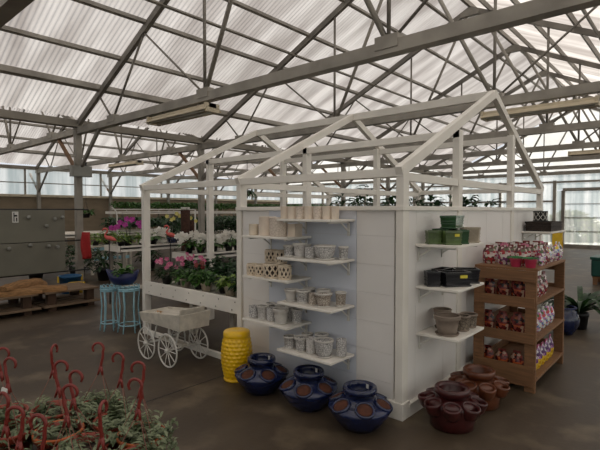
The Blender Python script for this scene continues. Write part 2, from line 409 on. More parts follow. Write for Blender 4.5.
# end wall (back) with its translucent panes, sills and the overhead door
XA, XB_ = GX-SPAN, HX+SPAN
def back_panes(x0, x1, z0, z1):
    n = max(2, int((x1-x0)/.05)); m = MB()
    vs = []
    for i in range(n+1):
        x = x0+(x1-x0)*i/n; dy = .008*math.sin(i*PI/2)
        vs += [(x,YE+dy,z0),(x,YE+dy,z1)]
    m.add(vs, [(2*i,2*i+1,2*i+3,2*i+2) for i in range(n)], 0, True)
    return m
wx = [XA, -17.8, -14.7, -11.6, GX, -7.2, -4.92]
k = 1
for a, b in zip(wx[:-1], wx[1:]):
    fr = MB()
    for z in (.0, .95, 2.0, 2.83): fr.box(a, b, YE-.05, YE+.05, max(0,z-.04), z+.04)
    fr.box(a-.05, a+.05, YE-.06, YE+.06, 0, 2.9)
    w = struct(fr.build('window_%d' % k, M['steel'])); k += 1
    struct(back_panes(a, b, .02, 2.83).build('pane', M['end_sheet'], w))
fr = MB()
for z in (2.83, 3.25): fr.box(-4.92, XB_, YE-.05, YE+.05, z-.04, z+.04)
for z in (2.45,): fr.box(-4.6, XB_, YE-.07, YE+.07, z, z+.11)
fr.box(-4.98,-4.86,YE-.07,YE+.07,0,2.9)
w = struct(fr.build('window_%d' % k, M['steel'])); struct(back_panes(-4.9, XB_, 2.5, 3.3).build('pane', M['end_sheet'], w))
struct(back_panes(-4.88,-4.64,.02,2.45).build('wall_back_strip', M['end_sheet']))
d = struct(MB().box(-4.64,-4.52,YE-.1,YE+.06,0,2.46).box(1.0,1.12,YE-.1,YE+.06,0,2.46).box(-4.64,1.12,YE-.12,YE+.06,0.0,.14).build('door_1', M['steel_dark']))
for z in (.15,.72,1.3,1.88,2.44):
    struct(MB().box(-4.52,1.0,YE-.03,YE+.03,z-.012,z+.012).build('door_rail', M['steel'], d))
struct(back_panes(-4.52, 1.0, .15, 2.45).build('door_pane', M['end_sheet'], d))
struct(back_panes(1.1, XB_, 0, 2.5).build('wall_back', M['end_sheet']))
# header strip and the gables of the end wall
struct(back_panes(XA, -4.9, 2.87, 3.3).build('wall_back_header', M['end_sheet']))
for b in (0,-1,1):
    m = MB(); m.add([(GX+b*SPAN,YE+.02,3.3),(HX+b*SPAN,YE+.02,3.3),(RX+b*SPAN,YE+.02,RZ+.2)], [(0,1,2)])
    struct(m.build('wall_gable', M['gable_sheet']))
    m = MB(); m.add([(GX+b*SPAN,YB,-.1),(HX+b*SPAN,YB,-.1),(HX+b*SPAN,YB,3.4),(RX+b*SPAN,YB,RZ+.2),(GX+b*SPAN,YB,3.4)], [(0,1,2,3,4)])
    struct(m.build('wall_front', M['gable_sheet']))
# far side wall: brown sheeting below, panes above
struct(MB().box(XA-.1, XA, YB, YE, 0, 2.2).build('wall_left', M['curtain']))
struct(MB().box(XA-.02, XA+.1, YB, YE, 2.16, 2.26).build('trim_1', M['tin']))
y = YB
for i in range(10):
    y1 = y+(YE-YB)/10
    w = struct(MB().box(XA-.03,XA+.05,y-.03,y+.03,2.2,3.3).box(XA-.02,XA+.04,y,y1,2.72,2.76).build('window_%d' % (k+1), M['steel'])); k += 1
    struct(MB().add([(XA-.04,y,2.2),(XA-.04,y1,2.2),(XA-.04,y1,3.4),(XA-.04,y,3.4)], [(0,1,2,3)]).build('pane', M['end_sheet'], w))
    y = y1
struct(MB().add([(XB_,YB,0),(XB_,YE,0),(XB_,YE,3.4),(XB_,YB,3.4)], [(0,1,2,3)]).build('wall_right', M['end_sheet']))
# lights under the chords
def lamp(x0, x1, Y, z, label):
    L = x1-x0
    t = thing('light_fixture', label, 'light', ((x0+x1)/2, Y, z+.1), 0, 'strip lights under the roof trusses')
    m = MB(); m.box(-L/2,L/2,-.06,.06,-.06,.0)
    m.build('housing', M['tin'], t)
    m = MB(); m.add([(-L/2,-.16,-.10),(L/2,-.16,-.10),(L/2,-.05,-.03),(-L/2,-.05,-.03)],[(0,1,2,3)]); m.add([(-L/2,.16,-.10),(L/2,.16,-.10),(L/2,.05,-.03),(-L/2,.05,-.03)],[(3,2,1,0)])
    o = m.build('reflector', M['tin'], t); so = o.modifiers.new('t','SOLIDIFY'); so.thickness = .006
    for y in (-.07,.07):
        MB().tube([(-L/2+.03,y,-.09),(L/2-.03,y,-.09)], .019, 10).build('tube_lamp', M['white_metal'], t)
    for x in (-L/2+.02, L/2-.02):
        MB().box(x-.02,x+.02,-.12,.12,-.12,-.0).build('end_cap', M['tin'], t)
    for x in (-L*.3, L*.3):
        MB().box(x-.015,x+.015,-.02,.02,-.0,.06).build('bracket', M['steel_dark'], t)
lamp(-6.75,-5.2,Y0,3.0,'tan strip light under the nearest truss, left of the white house roof')
lamp(-2.55,-1.05,Y0+SP,2.98,'tan strip light under the second truss, right beside the white roof peak')
lamp(-2.6,-1.1,Y0+3*SP,2.98,'small distant strip light above the end door at the right edge')
lamp(-14.3,-12.6,Y0+SP,2.98,'tan strip light in the far bay, right of the steel column')
# box on the column
t = thing('electrical_box', 'grey electrical box strapped round the steel column near its top', 'electrical box', (GX, Y0-.0, 2.28))
bevel(MB().box(.065,.19,-.2,.2,0,.22).build('case', M['grey_box'], t))
MB().box(.19,.2,-.17,.17,.02,.2).build('cover', M['grey_box'], t)
MB().box(.09,.15,.06,.11,.22,.3).build('conduit_fitting', M['dark'], t)
MB().tube([(.12,-.1,.22),(.12,-.1,.3),(.08,-.1,.4)], .018, 8).build('conduit', M['steel'], t)

# ------------------------------------------------------------------ the white house
CX, CY = -1.694, 3.095
shed = thing('garden_shed', 'open white painted timber house frame with half-height boarded walls', 'shed', (-3.6, 5.1, 0))
so_ = lambda mb, nm, mt: mb.build(nm, mt, shed, (3.6,-5.1,0))
FX = (-1.727, -3.565, -5.43)
RY, WY = 5.1, 7.05
zr = lambda y: 1.93+(2.87-1.93)*(1-abs(y-RY)/(RY-CY)) if y < RY else 1.93+(2.87-1.93)*(1-(y-RY)/(WY-RY))
for i, x in enumerate(FX):
    for y, top in ((3.14,1.9),(4.17,zr(4.17)-.09),(5.72,zr(5.72)-.09),(7.0,1.9)):
        bevel(so_(MB().box(x-.032,x+.032,y-.045,y+.045,0.0,top), 'post', M['white']), .003)
    for (ya, za, yb, zb) in ((3.08,1.89,RY,2.85),(WY+.04,1.89,RY,2.85)):
        bevel(so_(MB().bar((x,ya,za),(x,yb,zb),.06,.08), 'rafter', M['white']), .003)
    bevel(so_(MB().box(x-.02,x+.025,3.1,7.04,1.825,1.89), 'tie_beam', M['white']), .002)
for y, z, h in ((3.115,1.89,.065),(7.03,1.89,.065),(4.15,zr(4.15)-.12,.07),(5.74,zr(5.74)-.12,.07),(RY,2.84,.09)):
    bevel(so_(MB().bar((-5.475,y,z),(-1.694,y,z),.05,h), 'roof_beam' if z > 1.9 else 'eave_beam', M['white']), .002)
# boarded walls: siding boards with shadow gaps on a backing
w = MB(); w.box(-3.52,-1.79,3.125,3.15,.02,1.6,1)
z = .02
while z < 1.6:
    z1 = min(1.6, z+.23)
    for xa, xb in ((-3.52,-3.152),(-3.148,-2.134),(-2.13,-1.784)): w.box(xa,xb,3.118,3.126,z+.001,z1-.001,2 if -3.2 < xa < -3 else 0)
    z = z1
so_(w, 'wall_panel', [M['white_board'], M['groove'], M['blue_board']])
w = MB(); w.box(-1.75,-1.725,3.18,6.96,.02,1.6,1)
ys = [3.185,3.33]+[3.33+.52*i for i in range(1,7)]+[6.955]
for a, b in zip(ys[:-1], ys[1:]): w.box(-1.727,-1.71,a+.002,b-.002,.02,1.6)
so_(w, 'wall_panel', [M['white_board'], M['groove']])
bevel(so_(MB().box(-3.6,-1.69,3.085,3.155,1.6,1.635), 'cap_rail', M['white']), .003)
bevel(so_(MB().box(-1.76,-1.688,3.1,7.04,1.6,1.635), 'cap_rail', M['white']), .003)
bevel(so_(MB().box(-1.712,-1.682,3.185,6.95,0,.1).box(-1.712,-1.676,3.185,6.95,.085,.105), 'baseboard', M['white']), .003)
bevel(so_(MB().box(-1.82,-1.684,3.085,3.2,0,.13), 'corner_block', M['white']), .004)
for y0, y1 in ((3.19,3.215),(3.75,3.775)):
    pass
bevel(so_(MB().box(-5.42,-3.61,3.1,3.14,0.0,.06), 'bottom_rail', M['white']), .003)
# bench front with nail heads
b = MB(); b.box(-5.41,-3.6,3.10,3.13,.53,.69)
for i in range(7):
    for z in (.565,.65): b.tube([(-5.3+i*.27+(.05 if z > .6 else 0),3.101,z),(-5.3+i*.27+(.05 if z > .6 else 0),3.096,z)], .008, 6, 1)
so_(b, 'bench_front', [M['white'], M['steel']])
so_(MB().box(-5.4,-3.6,3.14,4.1,.6,.64), 'bench_top', M['white_old'])
for x in (-5.0,-4.2): so_(MB().box(x,x+.07,3.5,3.57,0,.6), 'bench_leg', M['white_old'])

# ------------------------------------------------------------------ shelves on the walls
def shelf(x0, x1, y0, y1, z, label, axis):
    t = thing('wall_shelf', label, 'shelf', ((x0+x1)/2, (y0+y1)/2, z), 0, 'white shelves on the shed walls')
    hx, hy = (x1-x0)/2, (y1-y0)/2
    bevel(MB().box(-hx,hx,-hy,hy,-.02,0).build('board', M['white'], t), .003)
    for s in (-.8,.8):
        m = MB()
        if axis == 'y':
            x = s*hx; m.box(x-.01,x+.01,hy-.012,hy,-.14,-.02); m.bar((x,hy-.01,-.1),(x,hy*.25,-.025),.008,.012); m.box(x-.01,x+.01,-hy*.8,hy,-.034,-.02)
        else:
            y = s*hy; m.box(-hx,-hx+.012,y-.01,y+.01,-.14,-.02); m.bar((-hx+.01,y,-.1),(-hx*.25,y,-.025),.008,.012); m.box(-hx,hx*.8,y-.01,y+.01,-.034,-.02)
        m.build('bracket', M['white_metal'], t)
    return t
SR = {1:1.53, 2:1.205, 3:.825, 4:.42}; SL = {1:1.375, 2:1.01, 3:.615}
on = 'on the right column of the shed front wall'
for i, wd in ((1,'top'),(2,'second'),(3,'third'),(4,'lowest')):
    shelf(-2.72,-2.14,2.785,3.105,SR[i],'white wooden shelf, %s one %s' % (wd, on),'y')
for i, wd in ((1,'top'),(2,'middle'),(3,'lowest')):
    shelf(-3.16,-2.6,2.785,3.105,SL[i],'white wooden shelf, %s one on the left column of the shed front wall' % wd,'y')
SG = {'A':1.336,'B':1.002,'C':.626,'D':1.343}
shelf(-1.708,-1.365,3.31,3.85,SG['A'],'white wooden shelf on the gable wall holding green planters','x')
shelf(-1.708,-1.365,3.33,3.87,SG['B'],'white wooden shelf on the gable wall holding black planters','x')
shelf(-1.708,-1.365,3.34,3.88,SG['C'],'white wooden shelf on the gable wall holding taupe pots','x')
shelf(-1.708,-1.36,6.10,6.80,SG['D'],'white shelf at the far end of the gable wall','x')

# ------------------------------------------------------------------ pots
def pot(name, label, cat, x, y, z, r, h, kind, mt, group=None, saucer=True, rz=0.):
    t = thing(name, label, cat, (x,y,z), rz, group)
    z0 = 0.
    if saucer:
        s = MB(); s.lathe([(r*.62,0),(r*.86,.004),(r*.92,.016),(r*.86,.016),(r*.8,.008),(r*.3,.008)], 28)
        s.build('saucer', mt[-1], t); z0 = .008
    H = h-z0; w = .007
    if kind == 'cyl':
        pr = [(r*.8,0),(r*.86,.004),(r*.97,H*.86),(r,H*.87),(r,H),(r-w,H),(r*.84,H*.5),(r*.6,H*.12),(r*.1,H*.12)]
    elif kind == 'straight':
        pr = [(r*.93,0),(r*.96,.004),(r,H*.5),(r*.98,H*.96),(r,H),(r-w,H),(r*.9,H*.4),(r*.6,H*.1),(r*.1,H*.1)]
    elif kind == 'rim':
        pr = [(r*.66,0),(r*.7,.004),(r*.82,H*.45),(r*.86,H*.74),(r,H*.78),(r,H),(r-w*1.3,H),(r*.78,H*.6),(r*.6,H*.12),(r*.1,H*.12)]
    elif kind == 'bowl':
        pr = [(r*.56,0),(r*.62,.006),(r*.84,H*.25),(r*.97,H*.6),(r,H*.95),(r*1.02,H),(r-w*1.4,H),(r*.86,H*.45),(r*.5,H*.14),(r*.1,H*.14)]
    elif kind == 'barrel':
        pr = [(r*.74,0),(r*.8,.004),(r,H*.4),(r*.97,H*.7),(r*.84,H*.9),(r*.9,H),(r*.8,H),(r*.86,H*.5),(r*.5,H*.12),(r*.1,H*.12)]
    sq = None
    if kind == 'rim' and len(mt) > 2: pass
    b = MB(); b.lathe(pr, 32, (0,0,z0), 0); b.build('body', mt[0], t)
    if kind in ('rim','bowl','cyl'):
        m = MB(); rr = pr[5][0]*1.0 if kind == 'rim' else r*1.01
        m.lathe([(rr-.012,h-.012),(rr+.003,h-.012),(rr+.004,h-.002),(rr-.002,h+.002),(rr-.012,h)], 32, close=True); m.build('rim', mt[-1], t)
    return t
def lattice_pot(label, x, y, z, r, h, mts, group=None, wr=.0075):
    t = thing('lattice_pot', label, 'pot', (x,y,z), rnd.random(), group)
    m = MB(); m.lathe([(r*.9,.002),(r*.92,h*.9),(r*.86,h*.9),(r*.84,.02)], 24); m.build('liner', mts[1], t)
    m = MB(); n = 9
    for s in (1,-1):
        for k in range(n):
            m.tube([(r*math.cos(2*PI*k/n+s*q*.95)*(.97+.03*q), r*math.sin(2*PI*k/n+s*q*.95)*(.97+.03*q), .012+q*(h-.024)) for q in [i/6 for i in range(7)]], wr, 5)
    m.build('lattice', mts[0], t)
    er = mts[2] if len(mts) > 2 else mts[0]
    for nm, za, zb in (('base_ring',0,.016),('rim',h-.018,h)):
        m = MB(); m.lathe([(r*.9,za),(r*1.03,za),(r*1.04,(za+zb)/2),(r*1.03,zb),(r*.9,zb)], 28, close=True); m.build(nm, er, t)
    return t
def planter(name, label, cat, x, y, z, lx, ly, h, mts, group=None, rz=0., tagcol=None, saucer=True, taper=.86, ribs=True):
    """rectangular window box with a lip, hollow, on a tray"""
    t = thing(name, label, cat, (x,y,z), rz, group)
    z0 = .012 if saucer else 0
    if saucer: bevel(MB().box(-lx/2*.98,lx/2*.98,-ly/2*.98,ly/2*.98,0,.014).build('tray', mts[-1], t), .005)
    m = MB()
    def ring(sx, sy, zz): return [(-sx,-sy,zz),(sx,-sy,zz),(sx,sy,zz),(-sx,sy,zz)]
    a, b = lx/2, ly/2; k = taper; g = .008
    R = [ring(a*k,b*k,z0), ring(a*.96,b*.96,h*.84), ring(a,b,h*.85), ring(a,b,h), ring(a-g*1.5,b-g*1.5,h), ring(a*.93-g,b*.93-g,h*.8), ring(a*k-g,b*k-g,z0+.02)]
    vs = sum(R, []); n = len(R)
    fs = [(j*4+i, j*4+(i+1)%4, (j+1)*4+(i+1)%4, (j+1)*4+i) for j in range(n-1) for i in range(4)]+[(3,2,1,0), tuple((n-1)*4+i for i in range(4))]
    m.add(vs, fs)
    bevel(m.build('body', mts[0], t), .004)
    if ribs:
        m = MB()
        for zz in (.35,.55): m.box(-a*(k+.1*zz)-.003,a*(k+.1*zz)+.003,-b*(k+.1*zz)-.003,b*(k+.1*zz)+.003,h*zz,h*zz+.006)
        m.build('relief_band', mts[0], t)
    if tagcol:
        MB().box(a*.1,a*.62,-b-.004,-b*.93,h*.6,h*.8).build('price_tag', M['yellow_tag'], t)
    return t

g = 'pale pots on the top right shelf'
for i, (x, r, mt) in enumerate(((-2.685,.037,'terra_light'),(-2.603,.042,'terra_light'),(-2.515,.043,'emboss_tan'),(-2.425,.044,'terra_light'),(-2.335,.043,'emboss_tan'),(-2.25,.04,'terra_light'),(-2.178,.03,'terra_light'))):
    pot('flower_pot','pale bisque pot, %s from the left on the top right shelf' % ORD[i],'pot',x,2.85+.006*i,SR[1],r,.105,'straight',[M[mt],M['terra_light']],g,False)
for i, x in enumerate((-2.64,-2.52,-2.40,-2.28)):
    pot('flower_pot','pale bisque pot, %s from the left in the back row of the top right shelf' % ORD[i],'pot',x,2.995,SR[1],.05,.105,'straight',[M['terra_light'],M['terra_light']],g,False)
g = 'pale pots on the top left shelf'
pot('flower_pot','small pale ribbed pot at the left end of the top left shelf','pot',-3.105,2.88,SL[1],.045,.10,'straight',[M['terra_pale'],M['terra_pale']],g,False)
pot('flower_pot','large plain pale cylinder pot on the top left shelf','pot',-2.975,2.93,SL[1],.08,.17,'straight',[M['terra_light'],M['terra_light']],g,False)
pot('flower_pot','large pale pot with swirl relief on the top left shelf','pot',-2.79,2.88,SL[1],.08,.165,'straight',[M['emboss_tan'],M['terra_light']],g,False)
planter('flower_pot','small square pale pot at the right end of the top left shelf','pot',-2.66,2.95,SL[1],.09,.1,.11,[M['terra_light']],g,0,None,False,.94,False)
g = 'lattice pots on the middle left shelf'
LT = [M['lattice_tan'], M['lattice_in']]
for i, (x, r, h) in enumerate(((-3.105,.047,.105),(-2.99,.053,.108),(-2.848,.074,.125),(-2.695,.053,.125))):
    lattice_pot('tan lattice pot, %s from the left in the lower row of the middle left shelf' % ORD[i],x,2.86,SL[2],r,h,LT,g)
for i, (x, r) in enumerate(((-3.0,.055),(-2.875,.055))):
    lattice_pot('tan lattice pot standing raised behind, %s of the two, on the middle left shelf' % ('left one','right one')[i],x,3.0,SL[2]+.115,r,.115,LT,g)
for i, x in enumerate((-3.0,-2.875)):
    lattice_pot('tan lattice pot carrying a second one, %s of the back pair, middle left shelf' % ('left','right')[i],x,3.0,SL[2],.052,.114,LT,g)
EW, E2, EB, WW = M['emboss_white'], M['emboss_white2'], M['emboss_brown'], M['whitewash']
def shelf_row(z, where, items, g):
    for (x, y, r, h, kind, mt, desc) in items:
        pot('flower_pot', '%s %s' % (desc, where), 'pot', x, y+.004, z, r*(.95 if r > .07 else .96), h, kind, [mt, WW], g, True, rnd.random()*6)
shelf_row(SR[2],'on the second right shelf',[
 (-2.655,2.87,.052,.098,'cyl',EW,'small whitewashed relief pot, leftmost'),
 (-2.54,2.875,.062,.118,'rim',E2,'whitewashed rimmed pot, second from left,'),
 (-2.425,2.88,.05,.095,'straight',EW,'small banded whitewashed pot, third from left,'),
 (-2.28,2.885,.088,.115,'bowl',EW,'wide whitewashed bowl pot with dark relief'),
 (-2.17,2.985,.04,.105,'cyl',EW,'whitewashed relief pot at the right end'),
 (-2.60,3.02,.05,.10,'cyl',E2,'whitewashed pot behind the two left pots'),
 (-2.44,3.02,.055,.10,'cyl',E2,'whitewashed pot behind the small banded pot')],'whitewashed pots on the second right shelf')
shelf_row(SR[3],'on the third right shelf',[
 (-2.64,2.875,.06,.105,'rim',WW,'plain rimmed whitewashed pot, leftmost'),
 (-2.505,2.88,.06,.108,'cyl',EW,'whitewashed relief pot, second from left,'),
 (-2.40,2.885,.042,.095,'straight',EB,'small brownish relief pot, third from left,'),
 (-2.285,2.875,.072,.115,'rim',EB,'brown-rimmed relief pot near the front corner'),
 (-2.185,2.97,.045,.12,'cyl',EB,'brownish relief pot at the right end'),
 (-2.56,3.02,.055,.105,'cyl',E2,'whitewashed pot behind the left pair'),
 (-2.40,3.02,.06,.11,'cyl',E2,'whitewashed pot behind the small brownish pot')],'whitewashed pots on the third right shelf')
shelf_row(SL[3],'on the lowest left shelf',[
 (-3.10,2.87,.05,.108,'straight',EW,'slim whitewashed pot, leftmost'),
 (-2.985,2.875,.055,.125,'cyl',E2,'whitewashed leaf relief pot, second from left,'),
 (-2.885,2.88,.044,.118,'straight',EW,'slim whitewashed pot, third from left,'),
 (-2.765,2.88,.074,.13,'rim',WW,'wide rimmed whitewashed pot near the front corner'),
 (-2.655,2.97,.048,.125,'cyl',EW,'whitewashed relief pot at the right end'),
 (-3.03,3.02,.05,.12,'cyl',EW,'whitewashed pot behind the left pair'),
 (-2.91,3.02,.05,.13,'cyl',E2,'whitewashed pot behind the slim third pot'),
 (-2.78,3.03,.05,.13,'cyl',E2,'whitewashed pot behind the wide rimmed pot')],'whitewashed pots on the lowest left shelf')
shelf_row(SR[4],'on the lowest right shelf',[
 (-2.65,2.87,.055,.105,'cyl',EW,'whitewashed relief pot, leftmost'),
 (-2.525,2.875,.06,.118,'rim',EW,'rimmed whitewashed relief pot, second from left,'),
 (-2.418,2.88,.045,.13,'straight',E2,'slim tall whitewashed pot, third from left,'),
 (-2.285,2.88,.08,.14,'bowl',EW,'wide whitewashed pot with dark leaf relief'),
 (-2.185,2.98,.045,.14,'straight',EW,'tall whitewashed relief pot at the right end'),
 (-2.58,3.02,.05,.11,'cyl',E2,'whitewashed pot behind the left pair'),
 (-2.42,3.02,.06,.135,'cyl',EW,'whitewashed pot behind the slim tall pot')],'whitewashed pots on the lowest right shelf')
# gable shelves
gg = 'green planters on the gable shelf'; bg_ = 'black planters on the gable shelf'
planter('planter','green glazed square planter at the left end of the green shelf','planter',-1.602,3.410,SG['A'],.114,.09,.108,[M['green_glaze']],gg,.72)
planter('planter','green glazed square planter with yellow price tag on the green shelf','planter',-1.462,3.430,SG['A'],.13,.11,.108,[M['green_glaze']],gg,.72,'front')
planter('planter','dark green long planter at the back of the green shelf','planter',-1.585,3.585,SG['A'],.13,.2,.118,[M['green_deep']],gg)
planter('planter','dark green square planter beside the beige pot on the green shelf','planter',-1.455,3.595,SG['A'],.11,.13,.112,[M['green_deep']],gg,.5)
planter('planter','beige ridged square pot at the right end of the green shelf','planter',-1.455,3.790,SG['A'],.15,.115,.125,[M['taupe_band']],None,.25)
planter('planter','deep green planter stacked on top of the other green planters','planter',-1.53,3.595,SG['A']+.119,.13,.235,.105,[M['green_deep']],gg,.12)
planter('planter','black glazed square planter at the left end of the black shelf','planter',-1.612,3.415,SG['B'],.11,.1,.118,[M['black_glaze']],bg_,.72)
planter('planter','black glazed box planter with yellow price tag on the black shelf','planter',-1.475,3.530,SG['B'],.23,.12,.115,[M['black_glaze']],bg_,.93,'front')
planter('planter','black glazed box planter at the right end of the black shelf','planter',-1.48,3.765,SG['B'],.2,.13,.118,[M['black_glaze']],bg_,.6)
planter('planter','black glazed planter at the back of the black shelf by the wall','planter',-1.635,3.650,SG['B'],.1,.2,.118,[M['black_glaze']],bg_)
pot('flower_pot','large taupe stoneware pot with rim in front on the lowest gable shelf','pot',-1.50,3.450,SG['C'],.1,.155,'rim',[M['taupe'],M['taupe']],'taupe pots on the gable shelf')
pot('flower_pot','small taupe relief pot in the middle of the lowest gable shelf','pot',-1.46,3.645,SG['C'],.064,.125,'cyl',[M['taupe_relief'],M['taupe']],'taupe pots on the gable shelf')
pot('flower_pot','small taupe relief pot at the right end of the lowest gable shelf','pot',-1.46,3.790,SG['C'],.066,.115,'cyl',[M['taupe_relief'],M['taupe']],'taupe pots on the gable shelf')
pot('flower_pot','broad taupe pot behind the large one on the lowest gable shelf','pot',-1.615,3.620,SG['C'],.07,.16,'rim',[M['taupe'],M['taupe']],'taupe pots on the gable shelf')
planter('basket','long dark woven basket on the far gable shelf','basket',-1.53,6.43,SG['D'],.30,.58,.12,[M['basketweave']],None,0,None,False,.95,True)
lattice_pot('black pot with white diamond pattern standing on the dark woven basket',-1.53,6.25,SG['D']+.121,.08,.13,[M['white_metal'],M['dark'],M['dark']],None,.0035)

# ------------------------------------------------------------------ strawberry pots
def straw_pot(label, x, y, rz, mt, mt_in, style, group, sc=1.):
    t = thing('strawberry_pot', label, 'strawberry pot', (x,y,0), rz, group); t.scale = (sc,)*3
    if style == 'squat':
        pr = [(.115,0),(.128,.004),(.17,.05),(.212,.105),(.232,.145),(.236,.158),(.228,.17),(.178,.193),(.13,.215),(.112,.24)]
        npk, pr_r, pz, tilt, rr = 6, .182, .201, .46, .056
        neck = [(.108,.235),(.108,.252),(.124,.262),(.128,.28),(.124,.3),(.112,.306),(.096,.3),(.09,.28),(.09,.2),(.05,.19),(.01,.19)]
    else:
        pr = [(.142,0),(.156,.005),(.163,.07),(.17,.11),(.185,.15),(.188,.185),(.175,.198),(.14,.207),(.108,.222)]
        npk, pr_r, pz, tilt, rr = 8, .184, .2, .26, .053
        neck = [(.1,.205),(.104,.232),(.122,.242),(.128,.26),(.126,.284),(.12,.291),(.098,.287),(.09,.27),(.09,.2),(.05,.19),(.01,.19)]
    m = MB(); m.lathe(pr, 40); m.build('body', mt, t)
    m = MB(); m.lathe(neck, 36); m.build('neck', mt, t)
    for k in range(npk):
        a = 2*PI*(k+.25)/npk
        q = Matrix.Rotation(a, 3, 'Z') @ Matrix.Rotation(tilt, 3, 'Y')
        c = (pr_r*math.cos(a), pr_r*math.sin(a), pz)
        m = MB()
        if style == 'squat':
            m.lathe([(rr*.9,-.07),(rr*1.22,-.04),(rr*1.33,-.016),(rr*1.32,-.003),(rr*1.24,.004),(rr*1.06,.003),(rr,-.004),(rr*.98,-.01)], 24, c, 0, True, q, mod=None)
        else:
            m.lathe([(rr*.85,-.085),(rr*1.1,-.06),(rr*1.2,-.02),(rr*1.26,-.004),(rr*1.22,.008),(rr*1.08,.011),(rr*.98,.003),(rr*.95,-.02),(rr*.92,-.05)], 24, c, 0, True, q)
        pk = m.build('pocket', mt, t)
        cc = Vector(c)+q @ Vector((0,0,-.003 if style == 'squat' else -.035))
        m = MB(); m.lathe([(rr*1.0,-.004),(rr*1.0,.0),(rr*.5,.003),(rr*.05,.004)], 20, cc, 0, True, q); m.build('pocket_soil', mt_in, pk)
    m = MB(); m.lathe([(.088,.2),(.088,.205),(.02,.205)], 20); m.build('soil', M['maroon_in'] if style != 'squat' else M['navy'], t)
    if style == 'squat':
        a = -rz+1.45
        s = MB(); e = .0915
        s.bar((.0,0,-.016),(.0,0,.016), .003, .022, (0,1,0)); s.build('price_sticker', M['sticker'], t, (.086*math.cos(a),.086*math.sin(a),.275), (0,0,a))
    return t
straw_pot('blue glazed strawberry pot beside the yellow stool', -2.925,2.80,.35,M['blue'],M['blue_in'],'squat','blue glazed strawberry pots')
straw_pot('blue glazed strawberry pot in the middle of the row of three', -2.40,2.83,.75,M['blue'],M['blue_in'],'squat','blue glazed strawberry pots')
straw_pot('blue glazed strawberry pot nearest the corner of the white shed', -1.89,2.815,1.05,M['blue'],M['blue_in'],'squat','blue glazed strawberry pots')
straw_pot('dark maroon glazed strawberry pot in front of the gable wall', -1.385,3.285,.2,M['maroon'],M['maroon_in'],'tall','brown strawberry pots by the gable wall')
straw_pot('rust brown glazed strawberry pot between the maroon pot and the wooden rack', -1.375,3.80,.5,M['rustpot'],M['maroon_in'],'tall','brown strawberry pots by the gable wall')

# ------------------------------------------------------------------ yellow stool
t = thing('garden_stool','glossy yellow ceramic garden stool with scale pattern','stool',(-3.315,2.85,0))
prof = []
H = .47
for j in range(105):
    z = H*.05+j/104*H*.82; u = z/H
    prof.append((.112+.036*math.sin(PI*min(1,max(0,u))**.95), z))
def scales(a, z, j):
    u = a/(2*PI)*18; v = z/H*13
    row = math.floor(v); f = v-row; x = (u+.5*(row % 2)) % 1-.5
    return 1+.05*max(0, 1-math.sqrt(x*x*4+(f-.5)**2*4))-.012
m = MB(); m.lathe([(.105,0),(.118,.006),(.12,.018)]+[(r,z) for r,z in prof], 180, mod=lambda a,z,j: scales(a,z,j) if j > 2 else 1)
m.build('body', M['yellow'], t)
m = MB(); m.lathe([(.122,H*.868),(.126,H*.875),(.128,H*.9),(.125,H*.96),(.116,H*.985),(.09,H),(.03,H),(.02,H-.004)], 48); m.build('seat', M['yellow'], t)
m = MB(); m.lathe([(.105,.0),(.124,.001),(.126,.016),(.12,.024)], 48); m.build('base_ring', M['yellow'], t)

# ------------------------------------------------------------------ cart
t = thing('wagon','white wooden flower wagon on four spoked wheels by the bench','wagon',(-4.27,2.77,0))
O = (-4.27,2.77)
def cp(x,y,z): return (x-O[0],y-O[1],z)
x0,x1,y0,y1 = -4.62,-3.88,2.60,2.955
th = .015
zt = lambda x: .485+.072*(x-x0)/(x1-x0); zb = lambda x: .405
def slab(pts, n, thick):
    v = Vector(n).normalized()*thick
    vs = [Vector(p) for p in pts]+[Vector(p)+v for p in pts]; k = len(pts)
    return MB().add(vs, [tuple(range(k-1,-1,-1)), tuple(range(k,2*k))]+[(i,(i+1)%k,(i+1)%k+k,i+k) for i in range(k)])
slab([cp(x0,y0,zb(x0)),cp(x1,y0,zb(x1)),cp(x1+.01,y0-.01,zt(x1)),cp(x0-.03,y0-.01,zt(x0))],(0,1,0),th).build('side_board',M['white_old'],t)
slab([cp(x0,y1,zb(x0)),cp(x1,y1,zb(x1)),cp(x1+.01,y1+.01,zt(x1)),cp(x0-.03,y1+.01,zt(x0))],(0,-1,0),th).build('side_board',M['white_old'],t)
slab([cp(x1,y0,.395),cp(x1,y1,.395),cp(x1+.01,y1+.01,.557),cp(x1+.01,y0-.01,.557)],(-1,0,0),th).build('end_board',M['white_old'],t)
slab([cp(x0,y0,.405),cp(x0,y1,.405),cp(x0-.03,y1+.01,.485),cp(x0-.03,y0-.01,.485)],(1,0,0),th).build('end_board',M['white_old'],t)
MB().box(x0-O[0],x1-O[0],y0-O[1],y1-O[1],.395,.41).build('floor_board',M['white_old'],t)
MB().add([cp(x0-.02,y0,.462),cp(-4.1,y0,.51),cp(-4.1,y1,.51),cp(x0-.02,y1,.462)],[(0,1,2,3)]).build('front_lid',M['white_old'],t).modifiers.new('t','SOLIDIFY').thickness=.012
sb = MB(); arc = [(-3.98+.06*math.sin(q*1.3), .41+.19*q) for q in [i/8 for i in range(9)]]
for (xa,za),(xb,zb_) in zip(arc[:-1],arc[1:]): sb.bar(cp(xa,2.78,za),cp(xb,2.78,zb_),.3,.014,(1,0,0))
sb.build('seat_back',M['white_old'],t)
